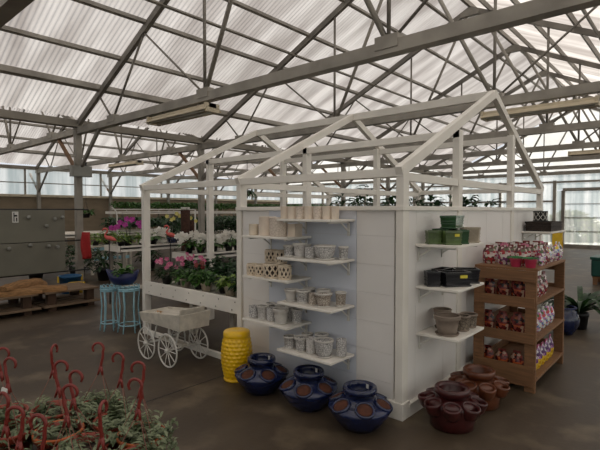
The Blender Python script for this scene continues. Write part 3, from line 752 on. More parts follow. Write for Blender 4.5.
for xw in (-4.49,-4.08):
    MB().tube([cp(xw,2.565,.172),cp(xw,2.985,.172)],.012,8).build('axle',M['white_metal'],t)
    for yw in (2.585,2.965):
        m = MB(); m.tube([cp(xw+.166*math.cos(2*PI*i/40),yw,.172+.166*math.sin(2*PI*i/40)) for i in range(41)],.0085,8,0,False)
        wh = m.build('wheel',M['white_metal'],t)
        for i in range(10):
            a = 2*PI*i/10; MB().tube([cp(xw,yw,.172),cp(xw+.162*math.cos(a),yw,.172+.162*math.sin(a))],.005,6).build('spoke',M['white_metal'],wh)
        MB().tube([cp(xw,yw-.022,.172),cp(xw,yw+.022,.172)],.024,12).build('hub',M['white_metal'],wh)
    for s in (2.66,2.90):
        MB().tube([cp(xw-.1,s,.4),cp(xw-.05,s,.26),cp(xw,s,.185),cp(xw+.05,s,.26),cp(xw+.1,s,.4)],.008,8).build('spring',M['white_metal'],t)
MB().box(-4.5-O[0],-4.05-O[0],2.74-O[1],2.80-O[1],.18,.21).build('reach_bar',M['white_old'],t)
m = MB()
for i in range(7):
    a = i*.9; m.leaf((0,0,.012+.002*i),(math.cos(a),math.sin(a),.25),.045,.022,.4)
o = m.build('dried_scrap',M['tanscrap'],None,(-4.42,2.70,.484)); tag(o,'small tan dried scrap lying on the lid of the white wagon','scrap')

# ------------------------------------------------------------------ wooden rack
t = thing('display_rack','brown wooden display rack of crates with printed bags','rack',(-1.35,4.86,0))
RXo, RYo = -1.35, 4.86
def rb(x0,x1,y0,y1,z0,z1,nm,mt): return bevel(MB().box(x0-RXo,x1-RXo,y0-RYo,y1-RYo,z0,z1).build(nm,M[mt],t),.003)
for xa,xb in ((-1.62,-1.53),(-1.17,-1.08)):
    for ya,yb in ((4.32,4.36),(5.36,5.40)):
        rb(xa,xb,ya,yb,0,1.07,'post','wood')
LV = (.10,.45,.775,1.07)
for z in LV: rb(-1.62,-1.075,4.335,5.395,z,z+.022,'shelf','wood_x')
for ya,yb in ((4.305,4.33),(5.385,5.41)):
    for za,zb_ in ((.05,.23),(.43,.52),(.745,.835),(.975,1.071)):
        rb(-1.61,-1.09,ya,yb,za,zb_,'end_rail','wood_x')
for z in LV[:3]: rb(-1.625,-1.61,4.36,5.36,z+.02,z+.10,'back_rail','wood')

def bag_mesh(w, h, d, mats):
    m = MB(); nx, nz = 6, 9; 
    for side in (-1,1):
        vs = []
        for j in range(nz+1):
            v = j/nz
            env = math.sin(PI*min(1,v/.82*.88+.06))**.5 if v < .8 else .3*(1-v)/.2+.02
            ww = w*(.8+.2*math.sin(PI*min(1,v/.8))**.6 if v < .8 else (.8-.42*math.sin(PI*(v-.8)/.2*.55)))
            for i in range(nx+1):
                u = i/nx*2-1
                yy = side*d/2*env*(1-abs(u)**2.6)
                vs.append((u*ww/2, yy, v*h))
        k0 = len(m.v); m.v += vs
        for j in range(nz):
            mi = 0 if j < 4 else 1
            for i in range(nx):
                f = (j*(nx+1)+i, j*(nx+1)+i+1, (j+1)*(nx+1)+i+1, (j+1)*(nx+1)+i)
                if side > 0: f = f[::-1]
                m.f.append(tuple(q+k0 for q in f)); m.mi.append(mi); m.sm.append(True)
    return m
proto = {}
def bag(kind, x, y, z, rz, label, group, lean=0., h=.2):
    lo, hi, card = kind
    key = (lo,hi,h)
    t = thing('bulb_bag', label, 'bag', (x,y,z), rz, group); q_ = rnd.uniform(.9,1.08); t.scale = (rnd.uniform(.92,1.04),rnd.uniform(.9,1.1),q_)
    if key not in proto:
        b = bag_mesh(.125,h,.075,None).build('bag_body',[PR[lo],PR[hi]],t); b.rotation_euler = (lean,0,0)
        c = MB(); c.box(-.034,.034,-.004,.004,h*.86,h*1.0).build('header_card',card,t); c = t.children[-1]; c.rotation_euler = (lean,0,0)
        proto[key] = (b.data, c.data)
    else:
        for nm, me in zip(('bag_body','header_card'), proto[key]):
            o = bpy.data.objects.new(nm, me); COL.objects.link(o); o.parent = t; o.rotation_euler = (lean,0,0)
    return t
cR, cP, cW = M['hook_red'], M['cyc_pink'], M['sticker']
K = {'a':('topA','topA',cR),'b':('topB','topA',cP),'c':('topC','topB',cW),'d':('dark','fire',cR),'f':('fire','dark',cR),'u':('blue','topC',cW),'y':('yellow','purple',cP),'p':('topB','blue',cW)}
z = LV[3]+.0225
cols = 'abcabca'
for j in range(7):
    for i in range(4):
        if j == 0 and i >= 3: continue
        kk = K['abac'[(i+j*3) % 4]] if i < 3 else K['pcapcpc'[j]]
        x = -1.545+i*.138; y = 4.51+j*.138-(0 if i < 3 else .0)
        cnt = 'bag, %s from the wall, row %s from the front, on the rack top' % (ORD[i], ['one','two','three','four','five','six','seven'][j])
        bag(kk, x+rnd.uniform(-.008,.008), y+rnd.uniform(-.006,.006), z, (0 if i < 3 else PI/2)+rnd.uniform(-.15,.15), 'printed '+cnt, 'printed bags on the rack top', 0, .185)
names = {2:'upper shelf',1:'middle shelf',0:'lowest shelf'}
for lv in (2,1,0):
    z = LV[lv]+.0225
    kf = {2:K['f'],1:K['f'],0:K['d']}[lv]
    for i in range(3):
        bag(kf, -1.515+i*.13, 4.41, z, rnd.uniform(-.1,.1), 'red and black bag, %s from the wall at the rack end, %s' % (ORD[i], names[lv]), 'dark bags facing the rack end', 0, .195)
    ks = {2:K['a'],1:K['u'],0:K['y']}[lv]
    nm = {2:'red and white bag',1:'blue and white bag',0:'purple bag with yellow lower half'}[lv]
    for j in range(5 if lv != 2 else 3):
        bag(ks, -1.15, 4.54+j*.148, z, PI/2+rnd.uniform(-.15,.15), '%s, %s from the front along the open side, %s' % (nm, ORD[j], names[lv]), 'bags along the open side of the rack', 0, .21)
def wrapped(x, y, z, label):
    t = thing('pink_pot', label, 'pot', (x,y,z), 0, 'pink pots on the rack top')
    m = MB(); m.lathe([(.036,0),(.04,.003),(.05,.065),(.053,.066),(.053,.078),(.046,.078),(.02,.074)],24); m.build('body',M['pink_pot'],t)
    m = MB()
    for i in range(26):
        a = i*2.4; m.leaf((.015*math.cos(a),.015*math.sin(a),.075),(math.cos(a),math.sin(a),.5),.06,.03,.4)
    m.build('foliage',M['green_lid'],t)
wrapped(-1.27,4.39,LV[3]+.0225,'small pink pot with green top, left one at the rack front edge')
wrapped(-1.148,4.39,LV[3]+.0225,'small pink pot with green top at the rack front corner')

# ------------------------------------------------------------------ hanging baskets in the foreground
HK = [(-2.347,.864),(-2.221,1.02),(-1.995,1.007),(-1.812,1.003),(-1.636,.893),(-2.073,.79),(-1.898,.78),(-1.761,.701),(-1.52,.712),(-1.577,.529),(-1.699,.501),(-1.862,.512),(-2.284,.658),(-2.476,.685)]
HA = [2.29,3.86,3.7,4.0,3.75,.8,.6,.75,2.27,3.7,3.9,3.5,.6,.75]     # heading of the hook loop
HL = ['whose red hook stands edge-on at the back left of the group','at the back of the group with its hook opening away from the wagon',
 'at the back right of the group, second nearest the wagon','nearest the white wagon at the far right of the group',
 'at the right end, just before the one nearest the wagon','in the middle of the back, hook curling like a question mark',
 'in the middle, half hidden behind a taller hook','in the centre with a large hook rising before the orange rim',
 'at the front right with thick edge-on hook','front and centre with the largest looped hook at the bottom edge',
 'at the bottom left with large hook curling left','at the bottom left corner, cut by the picture edge',
 'with a white tag on the stem of its hook, far left','at the far left edge behind the tagged one']
RB = .098
pos = [Vector((x,y)) for x,y in HK]
for it in range(300):
    for i in range(14):
        for j in range(i):
            dlt = pos[i]-pos[j]; L = dlt.length
            if L < 2*RB+.012:
                c = dlt.normalized()*(2*RB+.012-L)*.5; pos[i] += c; pos[j] -= c
    if it < 280:
        for i in range(14): pos[i] += (Vector(HK[i])-pos[i])*.02
ZB, ZR, ZH = .44, .64, .95
for i in range(14):
    hx, hy = HK[i]; px, py = pos[i]
    t = thing('hanging_basket','hanging basket '+HL[i],'hanging basket',(px,py,ZB),0,'hanging baskets in the foreground')
    m = MB(); h = ZR-ZB
    m.lathe([(.062,0),(.068,.004),(.088,h-.03),(.098,h-.03),(.1,h),(.092,h),(.082,h-.06),(.05,h-.062),(.01,h-.06)],32); m.build('pot',M['basket_red'],t)
    m = MB(); m.lathe([(.094,h-.016),(.1025,h-.016),(.1035,h-.002),(.101,h+.002),(.094,h)],32,close=True); m.build('rim',M['rim_orange'] if i in (3,5) else M['basket_red'],t)
    top = Vector((hx-px, hy-py, ZH-ZB)); d = Vector((math.cos(HA[i]),math.sin(HA[i]),0))
    # hook: stem, then an open loop
    R_ = .027; cz = top.z-R_
    stem = Vector((top.x,top.y,cz-.105))*1
    stem -= d*.012
    pts = []; rad = []
    c = Vector((top.x,top.y,cz))
    st = [stem, stem+Vector((0,0,.03))-d*.002, stem+Vector((0,0,.06))-d*.01]
    for q in st: pts.append(q); rad.append(.0068)
    for k in range(13):
        a = PI*1.16-k/12*PI*1.36
        pts.append(c+d*R_*math.cos(a)+Vector((0,0,R_*math.sin(a)))); rad.append(.0062 if k < 11 else .005)
    m = MB(); m.tube(pts,rad,8)
    # flared foot of the hook with its wire clips
    for a in (0,1,2):
        e = Vector((math.cos(a*2.09),math.sin(a*2.09),0)); m.tube([stem+Vector((0,0,.02)),stem+e*.014-Vector((0,0,.025))],[.007,.0045],6)
    hk = m.build('hook',M['hook_red'],t)
    if i == 12: MB().box(-.014,.014,-.003,.003,-.03,.0).build('tag',M['sticker'],t,tuple(stem+Vector((.0,-.012,.0))),(0,.3,.6))
    for a in (0,1,2):
        e = Vector((math.cos(a*2.09),math.sin(a*2.09),0))
        m = MB(); m.tube([stem+e*.014-Vector((0,0,.02)), e*.095+Vector((0,0,h-.01))],.0016,5); m.build('wire',M['wire'],t)
    MB().lathe([(.088,h-.045),(.086,h-.035),(.02,h-.028)],20).build('soil',M['soil'],t)
    rr = random.Random(100+i); m = MB()
    dense = 1.0 if i in (1,2,3,4,8,7,9) else .5
    if i in (5,6): dense = .3
    for k in range(int(34*dense)+6):
        a = rr.uniform(0,2*PI); r0 = rr.uniform(0,.07); up = rr.uniform(.15,1.)
        p = Vector((r0*math.cos(a),r0*math.sin(a),h-.035)); v = Vector((math.cos(a)*.7,math.sin(a)*.7,up)).normalized()
        L = rr.uniform(.06,.125); prev = p; n = 7
        spts = []
        for q in range(n+1):
            s = q/n; spts.append(p+v*L*s+Vector((0,0,-.05*s*s*(1.2-up))))
        m.tube(spts[::3]+[spts[-1]],.0012,4,0,False)
        for q in range(2,n+1):
            for sgn in (0,1):
                b = a+PI/2+PI*sgn+rr.uniform(-.7,.7)
                m.leaf(spts[q],(math.cos(b),math.sin(b),rr.uniform(-.1,.7)),rr.uniform(.03,.05),rr.uniform(.011,.017),rr.uniform(.1,.5))
    m.build('foliage',M['silverleaf'],t)
xs = [p.x for p in pos]; ys_ = [p.y for p in pos]
bx0, bx1, by0, by1 = min(xs)-.05, max(xs)-.02, min(ys_)-.06, max(ys_)+.03
t = thing('low_bench','low dark slatted bench under the hanging baskets','bench',((bx0+bx1)/2,(by0+by1)/2,0))
hx_, hy_ = (bx1-bx0)/2, (by1-by0)/2
n = 6
for k in range(n):
    a = -hy_+2*hy_*k/n; MB().box(-hx_,hx_,a+.006,a+2*hy_/n-.006,.415,.438).build('slat',M['dark_bench'],t)
for sx in (-1,1):
    MB().box(sx*hx_*.8-.02,sx*hx_*.8+.02,-hy_*.95,hy_*.95,.37,.415).build('rail',M['dark_bench'],t)
    for sy in (-1,1): MB().box(sx*hx_*.8-.022,sx*hx_*.8+.022,sy*hy_*.85-.022,sy*hy_*.85+.022,0,.37).build('leg',M['dark_bench'],t)

# ------------------------------------------------------------------ left middle distance
# grey sheet panel hung between the columns
t = thing('metal_panel','large grey sheet metal panel with knobs hung between columns','panel',(-9.42,1.3,.42))
for z0,z1 in ((0,.58),(.59,1.19)):
    bevel(MB().box(0,.07,-3.2,2.38,z0,z1).build('sheet',M['grey_panel'],t),.006)
for z in (-.01,.585,1.2):
    MB().tube([(.035,-3.3,z),(.035,2.85,z)],.014,8).build('rail',M['dark'],t)
for y,z in ((1.73,1.06),(2.03,.89),(2.18,1.02),(2.32,1.05),(1.75,.54),(2.06,.51),(2.22,.48),(1.4,.5)):
    m = MB(); m.tube([(.07,y,z),(.1,y,z)],.022,10); m.ball((.115,y,z),.035,10,7); m.build('knob',M['grey_box'],t)
MB().box(.071,.078,1.47,1.57,.96,1.16).build('tag',M['sticker'],t)
MB().box(.0785,.08,1.49,1.505,.98,1.14).box(.0785,.08,1.53,1.55,.98,1.05).box(.0785,.08,1.505,1.55,1.07,1.1).build('tag_mark',M['dark_mark'],t)

def pallet(y0, y1, label):
    yc = (y0+y1)/2; h = (y1-y0)/2
    t = thing('pallet',label,'pallet',(-8.1,yc,0),0,'wooden pallets before the grey panel')
    for k in range(3): bevel(MB().box(-.38+k*.265,-.38+k*.265+.25,-h,h,.28,.31).build('deck_board',M['pallet'],t),.004)
    for k in range(3): bevel(MB().box(-.43+k*.31,-.43+k*.31+.24,-h-.03,h+.03,.07,.1).build('base_board',M['pallet'],t),.004)
    for y in (-h*.72,h*.72):
        for x in (-.3,.28): MB().box(x-.05,x+.07,y-.06,y+.06,.1,.28).build('block',M['block'],t)
        MB().box(-.36,.38,y-.05,y+.05,0,.07).build('runner',M['block'],t)
pallet(2.72,3.56,'weathered wooden pallet table nearest the steel column')
pallet(1.62,2.62,'weathered wooden pallet table at the left picture edge')
spots = [(-8.3,2.36,.31,.1),(-7.85,2.3,.31,-.5),(-8.3,2.75,.31,.6),(-7.9,2.7,.31,-.8),(-8.05,2.5,.40,.3)]
ll = ['split bark slab at the back of the brown pile on the pallet','split bark slab in front of the brown pile at its left end','split bark slab lying across the gap between both pallets','split bark slab at the right end of the brown pile','split bark slab on top of the brown pile']
for (x,y,z,a),lb in zip(spots,ll):
    m = MB(); L = .4; n = 10
    vs = []
    for j in range(9):
        u = j/8*2-1; r = .1*(1-.3*abs(u)**2)
        for i in range(n+1):
            q = PI*i/n; vs.append((r*math.cos(q)*1.2, u*L, r*math.sin(q)*(1+.12*math.sin(j*2.1+i))))
    m.add(vs,[(j*(n+1)+i,j*(n+1)+i+1,(j+1)*(n+1)+i+1,(j+1)*(n+1)+i) for j in range(8) for i in range(n)],0,True)
    m.add([vs[0],vs[n],vs[8*(n+1)+n],vs[8*(n+1)]],[(0,1,2,3)])
    m.add(vs[:n+1],[tuple(range(n+1))]); m.add(vs[-n-1:],[tuple(range(n,-1,-1))])
    o = m.build('bark_slab',M['bark'],None,(x,y,z+.002),(0,0,a+.3)); tag(o,lb,'bark slab','bark slabs piled on the pallets')

def bucket(x,y,z,label,mt,r=.16,h=.3,hm='yellowplastic'):
    t = thing('bucket',label,'bucket',(x,y,z))
    m = MB(); m.lathe([(r*.75,0),(r*.8,.004),(r*.98,h-.03),(r*1.05,h-.03),(r*1.05,h),(r*.97,h),(r*.72,.02),(r*.1,.02)],28); m.build('body',M[mt],t)
    for s in (-1,1):
        MB().box(-.03,.03,s*r*1.04-.012,s*r*1.04+.02*s,h-.12,h).build('handle',M[hm],t)
bucket(-9.25,3.72,0,'blue bucket with yellow handles at the foot of the column','bluebucket',.2,.34)
bucket(-8.75,3.62,0,'yellow bucket partly hidden behind the pallet table','yellowplastic',.13,.26,'yellowplastic')
o = MB(); 
vs = []
for j in range(9):
    for i in range(5):
        vs.append((.02*math.sin(i*1.7+j*.6)+.03,-.08+.04*i,j*.067))
m = MB(); m.add(vs,[(j*5+i,j*5+i+1,(j+1)*5+i+1,(j+1)*5+i) for j in range(8) for i in range(4)],0,True)
ob = m.build('fabric_cover',M['red_cover'],None,(-9.29,4.05,.63)); ob.modifiers.new('t','SOLIDIFY').thickness = .05
tag(ob,'tall red cover hanging beside the steel column','cover')

# plants ------------------------------------------------------------
def foliage(seed, n, R, H, L, w, zc=0., upmin=.1, bend=.5):
    r_ = random.Random(seed); m = MB()
    for k in range(n):
        a = r_.uniform(0,2*PI); u = r_.random(); el = r_.uniform(upmin,1.2)
        rr = R*math.sqrt(r_.random())*.75; z = zc+H*u*(1-.4*(rr/R))
        p = (rr*math.cos(a),rr*math.sin(a),z)
        m.leaf(p,(math.cos(a+r_.uniform(-.5,.5)),math.sin(a+r_.uniform(-.5,.5)),el-.3),L*r_.uniform(.6,1.1),w*r_.uniform(.7,1.2),bend*r_.uniform(.3,1))
    return m
def fl_pot(t, r, h, mt):
    m = MB(); m.lathe([(r*.7,0),(r*.74,.003),(r*.92,h*.8),(r,h*.81),(r,h),(r*.9,h),(r*.8,h*.85),(r*.1,h*.85)],24); m.build('pot',mt,t)
FM = {}
def flower_mesh(key, mt, R):
    if key in FM: return FM[key]
    m = MB()
    for k in range(5):
        a = 2*PI*k/5; m.leaf((0,0,0),(math.cos(a),.3,math.sin(a)),R,R*.85,-.15,(0,-1,0))
    m.ball((0,-.008,0),R*.16,6,4)
    o = m.build('flower',mt); me = o.data; bpy.data.objects.remove(o); FM[key] = me; return me
def blooms(t, seed, n, box, key, mt, R):
    r_ = random.Random(seed); me = flower_mesh(key, mt, R)
    for k in range(n):
        o = bpy.data.objects.new('flower', me); COL.objects.link(o); o.parent = t
        o.location = (r_.uniform(*box[0]),r_.uniform(*box[1]),r_.uniform(*box[2])); o.rotation_euler = (r_.uniform(-.4,.4),r_.uniform(-1,1),r_.uniform(-.2,1.3))
def potted(label, cat, x, y, z, pr, ph, pmt, fol, lmt, group=None, flowers=None, nm='potted_plant'):
    t = thing(nm,label,cat,(x,y,z),0,group)
    fl_pot(t, pr, ph, pmt)
    fol.build('foliage',lmt,t,(0,0,ph*.85))
    if flowers: blooms(t,*flowers)
    return t
g = 'potted plants on the shed bench'
zb_ = .642
items = [(-5.25,3.33,'pink cyclamen at the left end of the bench inside the white shed','cyc',M['cyc_pink']),
 (-5.05,3.42,'pink and white cyclamen, second from left on the shed bench','cyc',M['cyc_pink']),
 (-4.83,3.32,'leafy green pot plant with tan pot above the wagon on the bench','leaf',None),
 (-4.62,3.38,'red-flowered leafy pot plant in the middle of the bench','cyc2',M['hook_red']),
 (-4.40,3.32,'dark leafy plant in tan pot above the seat of the wagon','leaf',None),
 (-4.18,3.40,'low dark leafy plant, third from the right end of the bench','dark',None),
 (-3.98,3.33,'feathery green plant in a tan pot, second from bench end','lime',None),
 (-3.78,3.36,'dark leafy plant at the right end of the bench','dark',None)]
for i,(x,y,lb,kd,fm) in enumerate(items):
    f = foliage(30+i,70,.13,.15,.11,.05)
    potted(lb,'plant',x,y,zb_,.07,.1,M['taupe_band'] if i in (2,4,6) else M['dark'],f,M['leaf'] if kd in('leaf','cyc2') else M['leaf_lime'] if kd=='lime' else M['leaf_dark'],g,
      (50+i,6 if i < 2 else 3,((-.12,.12),(-.14,.05),(.2,.34)),'cyc%d'%(kd=='cyc2'),fm,.035) if fm else None)
for i in range(8):
    x = -5.25+i*.21
    potted('dark leafy plant, %s from the left in the bench back row' % ORD[i],'plant',x,3.72,zb_,.07,.1,M['dark'],foliage(70+i,60,.13,.2,.12,.05),M['leaf_dark'],g,
        (90+i,6,((-.12,.12),(-.12,.05),(.22,.36)),'cyc0',M['cyc_pink'],.034) if i in (0,1) else None)
for i in range(5):
    potted('bushy dark plant, %s from the left behind the shed bench rows' % ORD[i],'plant',-5.15+i*.35,3.98,zb_,.08,.12,M['dark'],foliage(170+i,70,.16,.22,.13,.06),M['leaf_dark'],g)

# white growing bench with orchids beyond the shed
def bench(x0,x1,y0,y1,z,label,edge='white',legs=True,lip=.09):
    t = thing('growing_bench',label,'bench',((x0+x1)/2,(y0+y1)/2,0))
    hx,hy = (x1-x0)/2,(y1-y0)/2
    MB().box(-hx,hx,-hy,hy,z-.05,z-.02).build('tray',M['white_old'],t)
    MB().box(hx-.02,hx,-hy,hy,z-lip,z+.01).build('side_edge',M[edge],t); MB().box(-hx,-hx+.02,-hy,hy,z-lip,z+.01).build('side_edge',M[edge],t)
    for s in (-1,1): MB().box(-hx,hx,s*hy-.01,s*hy+.01,z-lip,z+.01).build('end_edge',M[edge],t)
    n = max(2,int((y1-y0)/1.6)+1)
    for k in range(n):
        for x in (-hx*.8,hx*.8): MB().box(x-.025,x+.025,-hy*.9+1.8*hy*k/(n-1)-.025,-hy*.9+1.8*hy*k/(n-1)+.025,0,z-.05).build('leg',M['steel'],t)
    return t
bench(-8.0,-7.45,3.82,5.6,.98,'white-edged bench carrying orchids beyond the left end of the shed')
def orchid(label,x,y,z,seed,mt,key,n=11,H=.42,spread=.2,R=.06,lean=0.):
    t = thing('orchid',label,'orchid',(x,y,z),0,'orchids on the far bench')
    fl_pot(t,.075,.12,M['dark'])
    r_ = random.Random(seed); m = MB()
    for k in range(8):
        a = k*2.4; m.leaf((0,0,.11),(math.cos(a),math.sin(a),.45),.24,.075,.5)
    m.build('leaf_rosette',M['leaf'],t)
    me = flower_mesh(key,mt,R)
    for s in (-1,1):
        pts = [(0,s*.02,.11),(lean*.3,s*.04,.11+H*.6),(lean*.6,s*.1,.11+H),(lean,s*(.1+spread*.7),.11+H*1.03),(lean,s*(.1+spread),.11+H*.92)]
        MB().tube(pts,.005,6).build('stem',M['leaf_dark'],t)
        for k in range(n//2+1):
            u = k/(n//2); o = bpy.data.objects.new('flower',me); COL.objects.link(o); o.parent = t
            o.location = (lean+.05*u+r_.uniform(-.02,.06),s*(.04+(.08+spread)*u)+r_.uniform(-.03,.03),.11+H*(1.06-.22*u*u)+r_.uniform(-.09,.05)); o.rotation_euler = (r_.uniform(-.3,.3),r_.uniform(-.5,.5),PI/2-.6+r_.uniform(-.4,.4))
    return t
OW = M['orchid_white']
orchid('magenta orchid spray on the bench left of the corner post',-7.75,4.13,.96,1,M['orchid_pink'],'mag',11,.34,.2,.055)
orchid('white orchid just right of the white corner post',-7.62,4.56,.96,2,OW,'wh',26,.14,.13,.05)
orchid('white orchid with lower flowers beside the corner post',-7.58,4.50,.96,12,OW,'wh',20,.02,.1,.05)
bench(-7.0,-6.4,4.55,6.9,.86,'lower white-edged bench of white orchids behind the brown post')
orchid('white orchid left on the lower bench, beside the brown post',-6.75,4.72,.85,3,OW,'wh',24,.2,.18,.05)
orchid('white orchid in the middle of the lower bench',-6.7,5.12,.85,4,OW,'wh',24,.15,.2,.05)
orchid('white orchid behind the inner shed post on the lower bench',-6.55,5.45,.85,5,OW,'wh',20,.2,.16,.05)
orchid('white orchid nearest the boarded wall on the lower bench',-6.5,5.95,.85,6,OW,'wh',14,.18,.16,.06)
orchid('pale yellow orchid spray high behind the second flamingo',-7.9,5.3,.96,7,M['yellow_petal'],'yel',6,.44,.2,.045)
for i,(x,y,s) in enumerate(((-7.75,4.0,.9),(-7.75,4.4,1),(-7.85,4.64,1),(-7.8,5.05,1),(-7.7,5.4,1))):
    potted(['lime leafy plant at the left end of the orchid bench','lime leafy plant right of the magenta orchid','lime leafy plant behind the white corner post','green leafy plant behind the white orchids on the bench','green leafy plant at the far end of the orchid bench'][i],'plant',x,y,.96,.07,.09,M['dark'],foliage(200+i,70,.19,.14,.13,.05),M['leaf_lime'] if i < 3 else M['leaf'],'leafy plants on the orchid bench')
for i,(x,y) in enumerate(((-6.65,4.9),(-6.6,5.7),(-6.8,5.3))):
    potted(['broad green plant under the white orchids','dark green plant between inner post and boarded wall','dark green plant just right of the brown post'][i],'plant',x,y,.85,.08,.1,M['dark'],foliage(220+i,80,.2,.16,.16,.06),M['leaf'] ,'green plants on the lower bench')
t = thing('wooden_post','dark brown tree-fern post with two pale cups on top','post',(-7.15,4.93,0))
m = MB(); m.lathe([(.085,0),(.09,.4),(.08,1.0),(.086,1.6),(.07,1.61),(.01,1.61)],14); m.build('trunk',M['post_wood'],t)
MB().tube([(.0,.12,0),(.0,.13,.8),(.02,.12,1.42)],[.07,.065,.05],10).build('side_trunk',M['post_wood'],t)
for y in (-.045,.045): MB().lathe([(.02,1.61),(.036,1.615),(.042,1.66),(.032,1.66),(.01,1.63)],12,(0,y,0)).build('cup',M['white_metal'],t)
for i,(x,y,z,lb) in enumerate(((-7.35,4.72,.96,'navy glazed bowl hanging low beside the brown post'),)):
    pass
def bowl(x,y,z,r,h,label,mt):
    o = MB(); o.lathe([(r*.5,0),(r*.55,.004),(r*.9,h*.5),(r,h),(r*.93,h),(r*.8,h*.45),(r*.1,.02)],28)
    ob = o.build('bowl',mt,None,(x,y,z)); return tag(ob,label,'bowl')
bowl(-7.62,4.97,.96+.005,.12,.13,'navy glazed bowl on the bench left of the brown post',M['blue'])
def flamingo(x,y,z,label,rz,leg):
    t = thing('flamingo_ornament',label,'flamingo ornament',(x,y,z),rz,'pink flamingo garden ornaments'); t.scale = (.74,.74,.74)
    m = MB()
    pts = [(-.17,0,leg+.0),(-.11,0,leg+.03),(-.03,0,leg+.055),(.05,0,leg+.075),(.085,0,leg+.115),(.075,0,leg+.155),(.045,0,leg+.19),(.03,0,leg+.225),(.04,0,leg+.262),(.075,0,leg+.28),(.11,0,leg+.272),(.138,0,leg+.245),(.14,0,leg+.215)]
    m.tube(pts,[.01,.04,.056,.042,.026,.02,.017,.016,.016,.02,.024,.015,.005],10); m.build('body',M['flamingo'],t)
    for s in (-.02,.02): MB().tube([(-.01,s,0),(-.01,s,leg+.04)],.006,6).build('leg',M['dark'],t)
    return t
flamingo(-7.6,3.70,.0,'pink flamingo ornament at the left end of the orchid bench',3.9,1.47)
flamingo(-7.3,4.70,.0,'pink flamingo ornament standing between the white orchids',3.9,1.51)
# thin white display rail
t = thing('display_rail','thin white rail on a curved pole above the orchid bench','rail',(-8.45,4.28,0))
MB().tube([(0,0,0),(0,0,1.5),(0,-.03,1.6),(0,-.1,1.66)],.016,8).build('pole',M['white_metal'],t)
MB().tube([(0,-.1,1.62),(0,1.8,1.62)],.011,8).build('top_rail',M['white_metal'],t)
MB().tube([(0,1.8,0),(0,1.8,1.62)],.016,8).build('pole',M['white_metal'],t)
for k in range(5): MB().tube([(0,.2+k*.35,1.61),(0,.2+k*.35,1.56),(.02,.2+k*.35,1.545)],.005,6).build('hook',M['white_metal'],t)
# light blue wire stands, white tub, navy planter
def wire_stand(x,y,h,r,label):
    t = thing('plant_stand',label,'plant stand',(x,y,0),0,'light blue wire plant stands')
    for z in (.1,h-.02):
        MB().tube([(r*math.cos(2*PI*k/24),r*math.sin(2*PI*k/24),z) for k in range(25)],.008,6,0,False).build('ring',M['skyblue'],t)
    for k in range(6):
        a = 2*PI*k/6; MB().tube([(r*1.12*math.cos(a),r*1.12*math.sin(a),0),(r*math.cos(a),r*math.sin(a),.1),(r*.86*math.cos(a),r*.86*math.sin(a),h*.6),(r*math.cos(a),r*math.sin(a),h-.02)],.008,6).build('leg',M['skyblue'],t)
    m = MB()
    for k in range(12):
        a = 2*PI*k/12; m.tube([(r*math.cos(a),r*math.sin(a),h-.02),(r*math.cos(a),r*math.sin(a),h+.03),(r*math.cos(a+.26),r*math.sin(a+.26),h+.05),(r*math.cos(a+.52),r*math.sin(a+.52),h+.03),(r*math.cos(a+.52),r*math.sin(a+.52),h-.02)],.006,6)
    m.tube([(r*math.cos(2*PI*k/24),r*math.sin(2*PI*k/24),h) for k in range(25)],.012,6,0,False)
    m.build('scroll_band',M['skyblue'],t)
    MB().lathe([(r*.97,h-.02),(r*.97,h-.008),(r*.02,h-.008)],24).build('seat',M['skyblue'],t)
    return t
wire_stand(-5.97,2.9,.55,.105,'light blue wire plant stand, the lower left one of the pair')
wire_stand(-5.68,3.03,.57,.13,'light blue wire plant stand carrying the navy planter')
o = MB(); o.lathe([(.13,0),(.14,.004),(.17,.5),(.18,.5),(.18,.52),(.165,.52),(.13,.02),(.02,.02)],28)
tag(o.build('tub',M['white_old'],None,(-6.05,3.3,0)),'tall off-white tub behind the light blue stands','tub')
t = thing('potted_plant','broad-leaved plant in a navy boat-shaped planter on the blue stand','plant',(-5.75,2.985,.625),-.85)
m = MB(); vs = []
for j,(k,z) in enumerate(((.55,0),(.8,.06),(1,.15),(.93,.15),(.7,.05))):
    for i in range(24):
        a = 2*PI*i/24; vs.append((.12*k*math.cos(a)-.0,.22*k*math.sin(a),z+(.05*abs(math.sin(a))**3 if j in (2,3) else 0)))
m.add(vs,[(j*24+i,j*24+(i+1)%24,(j+1)*24+(i+1)%24,(j+1)*24+i) for j in range(4) for i in range(24)]+[tuple(range(23,-1,-1)),tuple(96+i for i in range(24))],0,True)
m.build('planter',M['navy'],t)
foliage(301,16,.1,.14,.17,.08,.1,.5).build('foliage',M['leaf'],t)
t = thing('crate','light blue slatted crate table before the far benches','crate',(-11.6,5.6,0))
for y in (-.5,.5):
    for x in (-.25,.25): MB().box(x-.03,x+.03,y-.03,y+.03,0,.68).build('leg',M['white_old'],t)
for z in (.1,.35,.6):
    MB().box(.22,.26,-.52,.52,z,z+.08).build('slat',M['skyblue'] if z > .3 else M['white_old'],t); MB().box(-.26,-.22,-.52,.52,z,z+.08).build('slat',M['white_old'],t)
for k in range(5): MB().box(.225,.255,-.4+k*.2-.02,-.4+k*.2+.02,.1,.68).build('slat',M['white_old'],t)
MB().box(-.28,.28,-.54,.54,.68,.71).build('top',M['white_old'],t)
for i,y in enumerate((5.3,5.6,5.9)):
    potted('leafy plant, %s from the left on the light blue crate' % ORD[i],'plant',-11.6,y,.71,.09,.12,M['dark'],foliage(320+i,60,.22,.25,.16,.06),M['leaf_lime'],'plants on the light blue crate')
